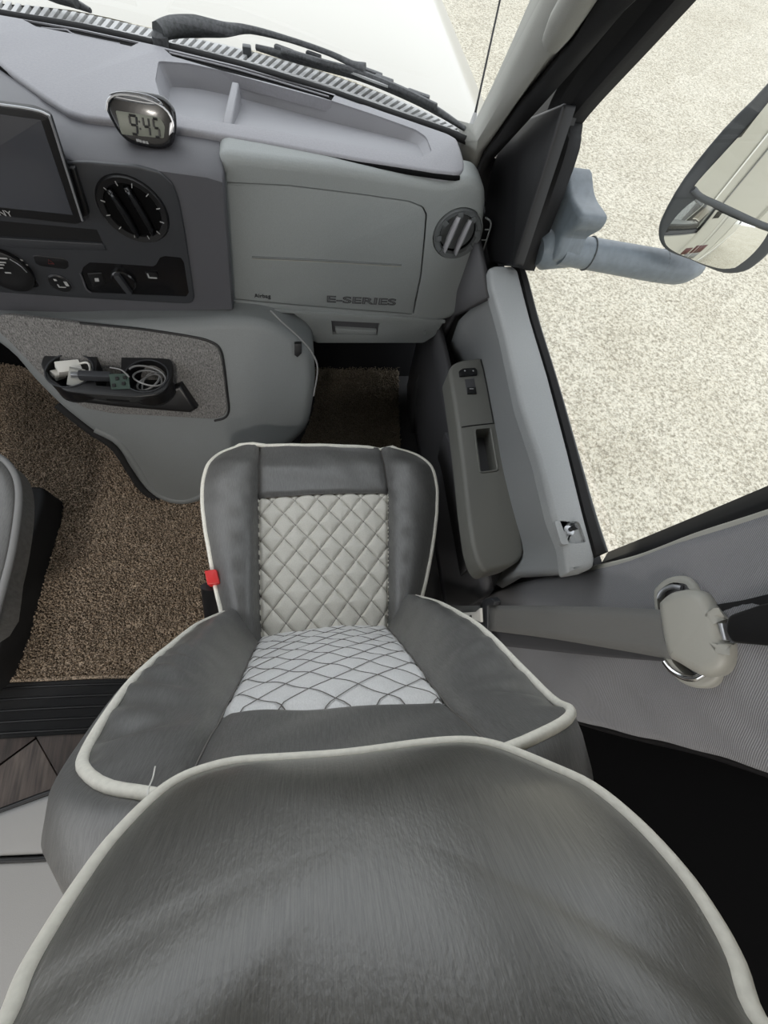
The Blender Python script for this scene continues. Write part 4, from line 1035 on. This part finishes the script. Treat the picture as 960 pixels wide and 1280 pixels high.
def zq(x): return .952 + .13 * x + .026 * max(0, 1 - (x / .13) ** 2)
def BP(x, z, dy=0): return V((x, back_y(x, z) + dy, z + shear(x, z)))
zs = [lerp(.42, 1.10, 1 - (1 - i / 90) ** 1.25) for i in range(91)]
grid('back_side_bolster', [[BP(lerp(interp(BXL, z), max(interp(BXL, z), interp(BQL, z)), i / 22), z) for i in range(23)] for z in zs], 'vinyl', seat, angle=80)
zs = [lerp(.42, 1.115, 1 - (1 - i / 90) ** 1.25) for i in range(91)]
grid('back_side_bolster', [[BP(lerp(min(interp(BXR, z), interp(BQR, z)), interp(BXR, z), i / 22), z) for i in range(23)] for z in zs], 'vinyl', seat, angle=80)
rows = []
for j in range(29):
    row = []
    for i in range(41):
        z_ = j / 28
        u = i / 40; x0 = lerp(interp(BQL, .97), interp(BQR, .97), u)
        z = lerp(zq(x0), 1.10 + .015 * smooth(-.1, .1, x0), z_); x = lerp(interp(BQL, z), interp(BQR, z), u)
        row.append(BP(x, z))
    rows.append(row)
grid('back_top_panel', rows, 'vinyl', seat, angle=80)
rows = []
BQX, BQY = .0615, .0735
for j in range(171):
    row = []
    for i in range(121):
        u = i / 120; x0 = lerp(interp(BQL, .95), interp(BQR, .95), u); z = lerp(.43, zq(x0), j / 170); x = lerp(interp(BQL, z), interp(BQR, z), u)
        row.append(BP(x, z, puff(x, z, BQX, BQY, .004)))
    rows.append(row)
bq = grid('back_quilt_panel', rows, 'quilt_back', seat, angle=80)
stitches(lambda x, z: back_y(x, z) - .0024, lambda x, z: z < zq(x), BQX, BQY, 'thread', bq, lambda z: interp(BQL, z), lambda z: interp(BQR, z), .44, .99, P=lambda x, z, y: V((x, y, z + shear(x, z))), r=.0007)
for tab in (BQL, BQR):
    tube('back_seam', [BP(interp(tab, z), z, .001) for z in [lerp(.45, 1.07, i / 24) for i in range(25)]], .0013, 'thread', seat, smooth_n=0, seg=5)
bloop = [BP(interp(BXL, z), z, .002) for z in [lerp(.42, 1.10, 1 - (1 - i / 40) ** 1.5) for i in range(41)]]
tl = bloop[-1]; rloop = [BP(interp(BXR, z), z, .002) for z in [lerp(.42, 1.115, 1 - (1 - i / 40) ** 1.5) for i in range(41)]]
for i in range(1, 10): bloop.append(tl.lerp(rloop[-1], i / 10) + V((0, 0, .006 * math.sin(math.pi * i / 10))))
bloop += rloop[::-1]
for _ in range(3): bloop = [bloop[0]] + [(a + b * 2 + c) / 4 for a, b, c in zip(bloop, bloop[1:], bloop[2:])] + [bloop[-1]]
tube('back_piping', bloop, .0050, 'pipe', seat, smooth_n=0, seg=10)

def bg(p, out, back):
    d = V((p.x, 0, max(0, p.z - .92) * 1.3)); d.normalize(); d *= 1 if p.x < 0 else .25 
    return p + d * out + V((0, -back, 0))
grid('back_gusset', [[bg(p, 0, .003), bg(p, .012, .006), bg(p, .020, .02), bg(p, .020, .05), bg(p, -.002, .09), bg(p, -.05, .12), V((p.x * .3, p.y - .15, lerp(p.z, .8, .4)))] for p in bloop], 'vinyl', seat, angle=80)
# lower flap of the cover behind the bolster on the inboard side
fl_px = [(185, 790), (222, 785), (232, 792), (190, 822), (150, 862), (118, 895), (100, 925), (86, 960), (76, 1000), (70, 965), (74, 935), (92, 888), (130, 832)]
th = tube('loose_thread', WPS([(194, 958), (191, 972), (186, 985), (184, 1000), (187, 1012)], (0, -.15, 1.1), (0, .7, .7)), .0006, 'white', seat, seg=5)
# ------------------------------------------------------------------ headrest
HN = V((0, .83, .558)).normalized(); HP = V((0, -.15, 1.135)); HU = V((0, -.558, .83)); 
hpx = [(10, 1275), (32, 1220), (60, 1170), (98, 1110), (140, 1052), (190, 1000), (225, 975), (262, 961), (300, 953), (360, 949), (420, 945), (470, 939), (520, 932), (560, 928), (590, 928), (615, 932), (640, 940), (690, 961), (740, 985), (795, 1030), (850, 1090), (890, 1148), (920, 1205), (945, 1275)]
hl = WPS(hpx, HP, HN)
def huv(p): d = p - HP; return d.x, d.dot(HU)
lx, lw = huv(hl[0]); rx_, rw = huv(hl[-1])
topl = [(rx_ + .001, rw + .02), (rx_ - .006, rw + .04), (rx_ - .03, rw + .058), (rx_ - .07, rw + .066), (.0, (lw + rw) / 2 + .068), (lx + .07, lw + .066), (lx + .03, lw + .058), (lx + .006, lw + .04), (lx - .001, lw + .02)]
hloop = catmull(hl + [HP + RIGHT * x + HU * w_ for x, w_ in topl], 4, True)
hcn = sum(hloop, V()) / len(hloop)
H = 14; vs = [hcn + HN * .03]; fs = []; L_ = len(hloop)
for k in range(1, H + 1):
    t = k / H
    for p in hloop: vs.append(hcn + (p - hcn) * t + HN * (.03 * (1 - t ** 2.4)))
for j in range(L_): fs.append((0, 1 + j, 1 + (j + 1) % L_))
for k in range(H - 1):
    for j in range(L_): fs.append((1 + k * L_ + j, 1 + k * L_ + (j + 1) % L_, 1 + (k + 1) * L_ + (j + 1) % L_, 1 + (k + 1) * L_ + j))
hr = mesh('headrest', vs, fs, 'vinyl_head', seat, angle=80)
tube('headrest_piping', hloop, .0042, 'pipe', hr, closed=True, smooth_n=0, seg=10)
grid('headrest_shell', [[p - HN * .001, p + (p - hcn) * .04 - HN * .03, p + (p - hcn) * .03 - HN * .07, hcn + (p - hcn) * .8 - HN * .1, hcn + (p - hcn) * .2 - HN * .115] for p in hloop + [hloop[0]]], 'vinyl_head', hr, angle=80)
for sx in (-.07, .07): tube('headrest_post', [V((sx, -.24, 1.0)), V((sx, -.27, 1.2))], .006, 'chrome', seat, smooth_n=0)
# ================================================================== DRIVER SEAT at the left edge
ds = empty('car_seat', (-1.15, .25, 0), 'grey driver seat cushion with black base at the left edge', 'seat', 'front seats')
DZ_ = .44
dpx = [(-120, 540), (-40, 552), (-8, 566), (8, 580), (16, 600), (17, 630), (10, 680), (0, 722), (-20, 790), (-120, 800)]
dl = catmull(WS(dpx, Z=DZ_), 3, True)
plate('cushion', dl, UP, .05, 'vinyl', ds, r=.03, seg=5)
tube('cushion_piping', [p + V((.002, 0, -.012)) for p in WS([(-40, 553), (-8, 567), (8, 581), (17, 601), (18, 630), (11, 680), (1, 722), (-18, 790)], Z=DZ_)], .008, 'pipe_grey', ds)
bpx = [(-60, 625), (20, 609), (48, 608), (54, 612), (54, 625), (47, 652), (30, 705), (14, 760), (0, 806), (-30, 860), (-80, 860)]
bpl = catmull(WS(bpx, Z=.13), 3, True)
plate('seat_base', bpl, UP, .10, 'matte', ds, r=.012, seg=4)
# ================================================================== CARPETS, step, bench
def carpet(name, px, z, m, label, cat, th, hz_):
    pts = catmull(WS(px, Z=z), 3, True)
    root = empty(name, V((sum(p.x for p in pts) / len(pts), sum(p.y for p in pts) / len(pts), 0)), label, cat)
    plate('mat_base', pts, UP, th, m, root, r=.003)
    return root, pts
ctp = [(-130, 440), (0, 440), (70, 470), (150, 540), (210, 570), (300, 600), (420, 700), (420, 860), (300, 851), (140, 846), (0, 851), (-130, 862)]
cr_, cpts = carpet('carpet', [(-130, 470), (0, 455), (70, 480), (150, 540), (210, 570), (300, 590), (410, 640), (430, 760), (410, 850), (300, 848), (140, 845), (60, 848), (0, 850), (-130, 860)], .014, 'carpet', 'brown pile carpet between the two seats', 'carpet', .012, .0)
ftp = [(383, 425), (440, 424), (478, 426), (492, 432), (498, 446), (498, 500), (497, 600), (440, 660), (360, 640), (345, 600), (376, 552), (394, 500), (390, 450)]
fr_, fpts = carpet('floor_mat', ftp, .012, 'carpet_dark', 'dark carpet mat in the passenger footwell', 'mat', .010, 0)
def inside_poly(pts, x, y):
    c = False; j = len(pts) - 1
    for i in range(len(pts)):
        a, b = pts[i], pts[j]
        if (a.y > y) != (b.y > y) and x < (b.x - a.x) * (y - a.y) / (b.y - a.y) + a.x: c = not c
        j = i
    return c
def pile(pts, z, n, m, parent, h=.010):
    xs = [p.x for p in pts]; ys = [p.y for p in pts]; vs = []; fs = []; rnd = random.random
    x0, x1, y0, y1 = max(-1.35, min(xs)), max(xs), min(ys), min(1.3, max(ys)); k = 0
    while k < n:
        x = lerp(x0, x1, rnd()); y = lerp(y0, y1, rnd())
        if not inside_poly(pts, x, y): continue
        k += 1; b = len(vs); r = .0028 + .0016 * rnd(); a = rnd() * 6.28; hx = (rnd() - .5) * .007; hy = (rnd() - .5) * .007; hh = h * (.6 + .7 * rnd())
        for q in range(3): vs.append((x + r * math.cos(a + q * 2.094), y + r * math.sin(a + q * 2.094), z))
        for q in range(3): vs.append((x + hx + .75 * r * math.cos(a + .5 + q * 2.094), y + hy + .75 * r * math.sin(a + .5 + q * 2.094), z + hh))
        for q in range(3): fs.append((b + q, b + (q + 1) % 3, b + 3 + (q + 1) % 3, b + 3 + q))
        fs.append((b + 3, b + 4, b + 5))
    me = bpy.data.meshes.new('pile'); me.from_pydata(vs, [], fs); me.shade_smooth()
    o = link('pile', me, m, parent); o['kind'] = 'stuff'; return o
pile(cpts, .013, 42000, 'carpet', cr_)
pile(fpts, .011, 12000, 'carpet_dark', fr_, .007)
tube('bound_edge', [p + UP * .004 for p in WS([(-60, 855), (0, 851), (60, 849), (140, 846), (300, 849)], Z=.012)], .006, 'carpet', cr_)
# black step between cab and coach
stp = empty('step_sill', (-.75, -.08, 0), 'black rubber step strip between the carpet and plank floor', 'step')
sp_ = WS([(-130, 866), (0, 854), (140, 848), (300, 848), (290, 905), (150, 915), (72, 919), (0, 924), (-130, 935)], Z=.02)
plate('step_tread', sp_, UP, .02, 'matte', stp, r=.004)
for k in range(5):
    t = .1 + k * .2
    a = [W(x, lerp(y0, y1, t), Z=.021) for x, y0, y1 in ((-120, 865, 934), (0, 854, 924), (140, 848, 916), (280, 848, 906))]
    tube('tread_rib', a, .003, 'black', stp, seg=6)
# pale bench
bn = empty('bench', (-.75, -.5, 0), 'pale grey vinyl bench beside the back of the passenger seat', 'bench')
BZ = .40
f_ = fillet(WS([(-160, 1075), (0, 1016), (72, 990), (130, 980), (150, 1058), (60, 1070), (0, 1073), (-160, 1080)], Z=BZ), .012)
plate('front_pad', f_, UP, .10, 'bench', bn, r=.012, seg=4)
g_ = fillet(WS([(-160, 1084), (0, 1078), (60, 1075), (150, 1064), (190, 1300), (60, 1420), (-160, 1450)], Z=BZ), .012)
plate('rear_pad', g_, UP, .10, 'bench', bn, r=.008, seg=4)
tube('pad_piping', WS([(-160, 1083), (0, 1075.5), (60, 1072.5), (150, 1061)], Z=BZ - .002), .0045, 'black', bn)
tube('pad_edge', WS([(-160, 1073), (0, 1014), (72, 988), (130, 978)], Z=BZ - .012), .006, 'black', bn)
bbx = WS([(-160, 1084), (0, 1020), (72, 994), (130, 990), (190, 1300), (60, 1420), (-160, 1450)], Z=BZ - .1)
plate('bench_base', bbx, UP, BZ - .1, 'bench', bn, r=.004)
# ================================================================== unseen fill lamps added in the coach to brighten the cab
for i, y in enumerate((-1.3, -2.3)):
    cl_ = empty('fill_lamp', (-.5, y, 2.02), 'added unseen fill lamp in the coach, ' + ('nearer one' if i == 0 else 'farther one'), 'lamp', 'added fill lamps')
    lathe('lamp_ring', V((-.5, y, 2.02)), V((0, 0, -1)), [(.12, 0), (.12, .02), (.1, .025), (.1, 0)], 'white', cl_, k=24)
    ld_ = bpy.data.lights.new('lamp_light', 'AREA'); ld_.shape = 'DISK'; ld_.size = .2; ld_.energy = LAMP; ld_.color = (1, .95, .88)
    lo = bpy.data.objects.new('lamp_light', ld_); COL.objects.link(lo); lo.location = (-.5, y, 1.985); lo.parent = cl_; lo.matrix_parent_inverse = wmat(cl_).inverted()
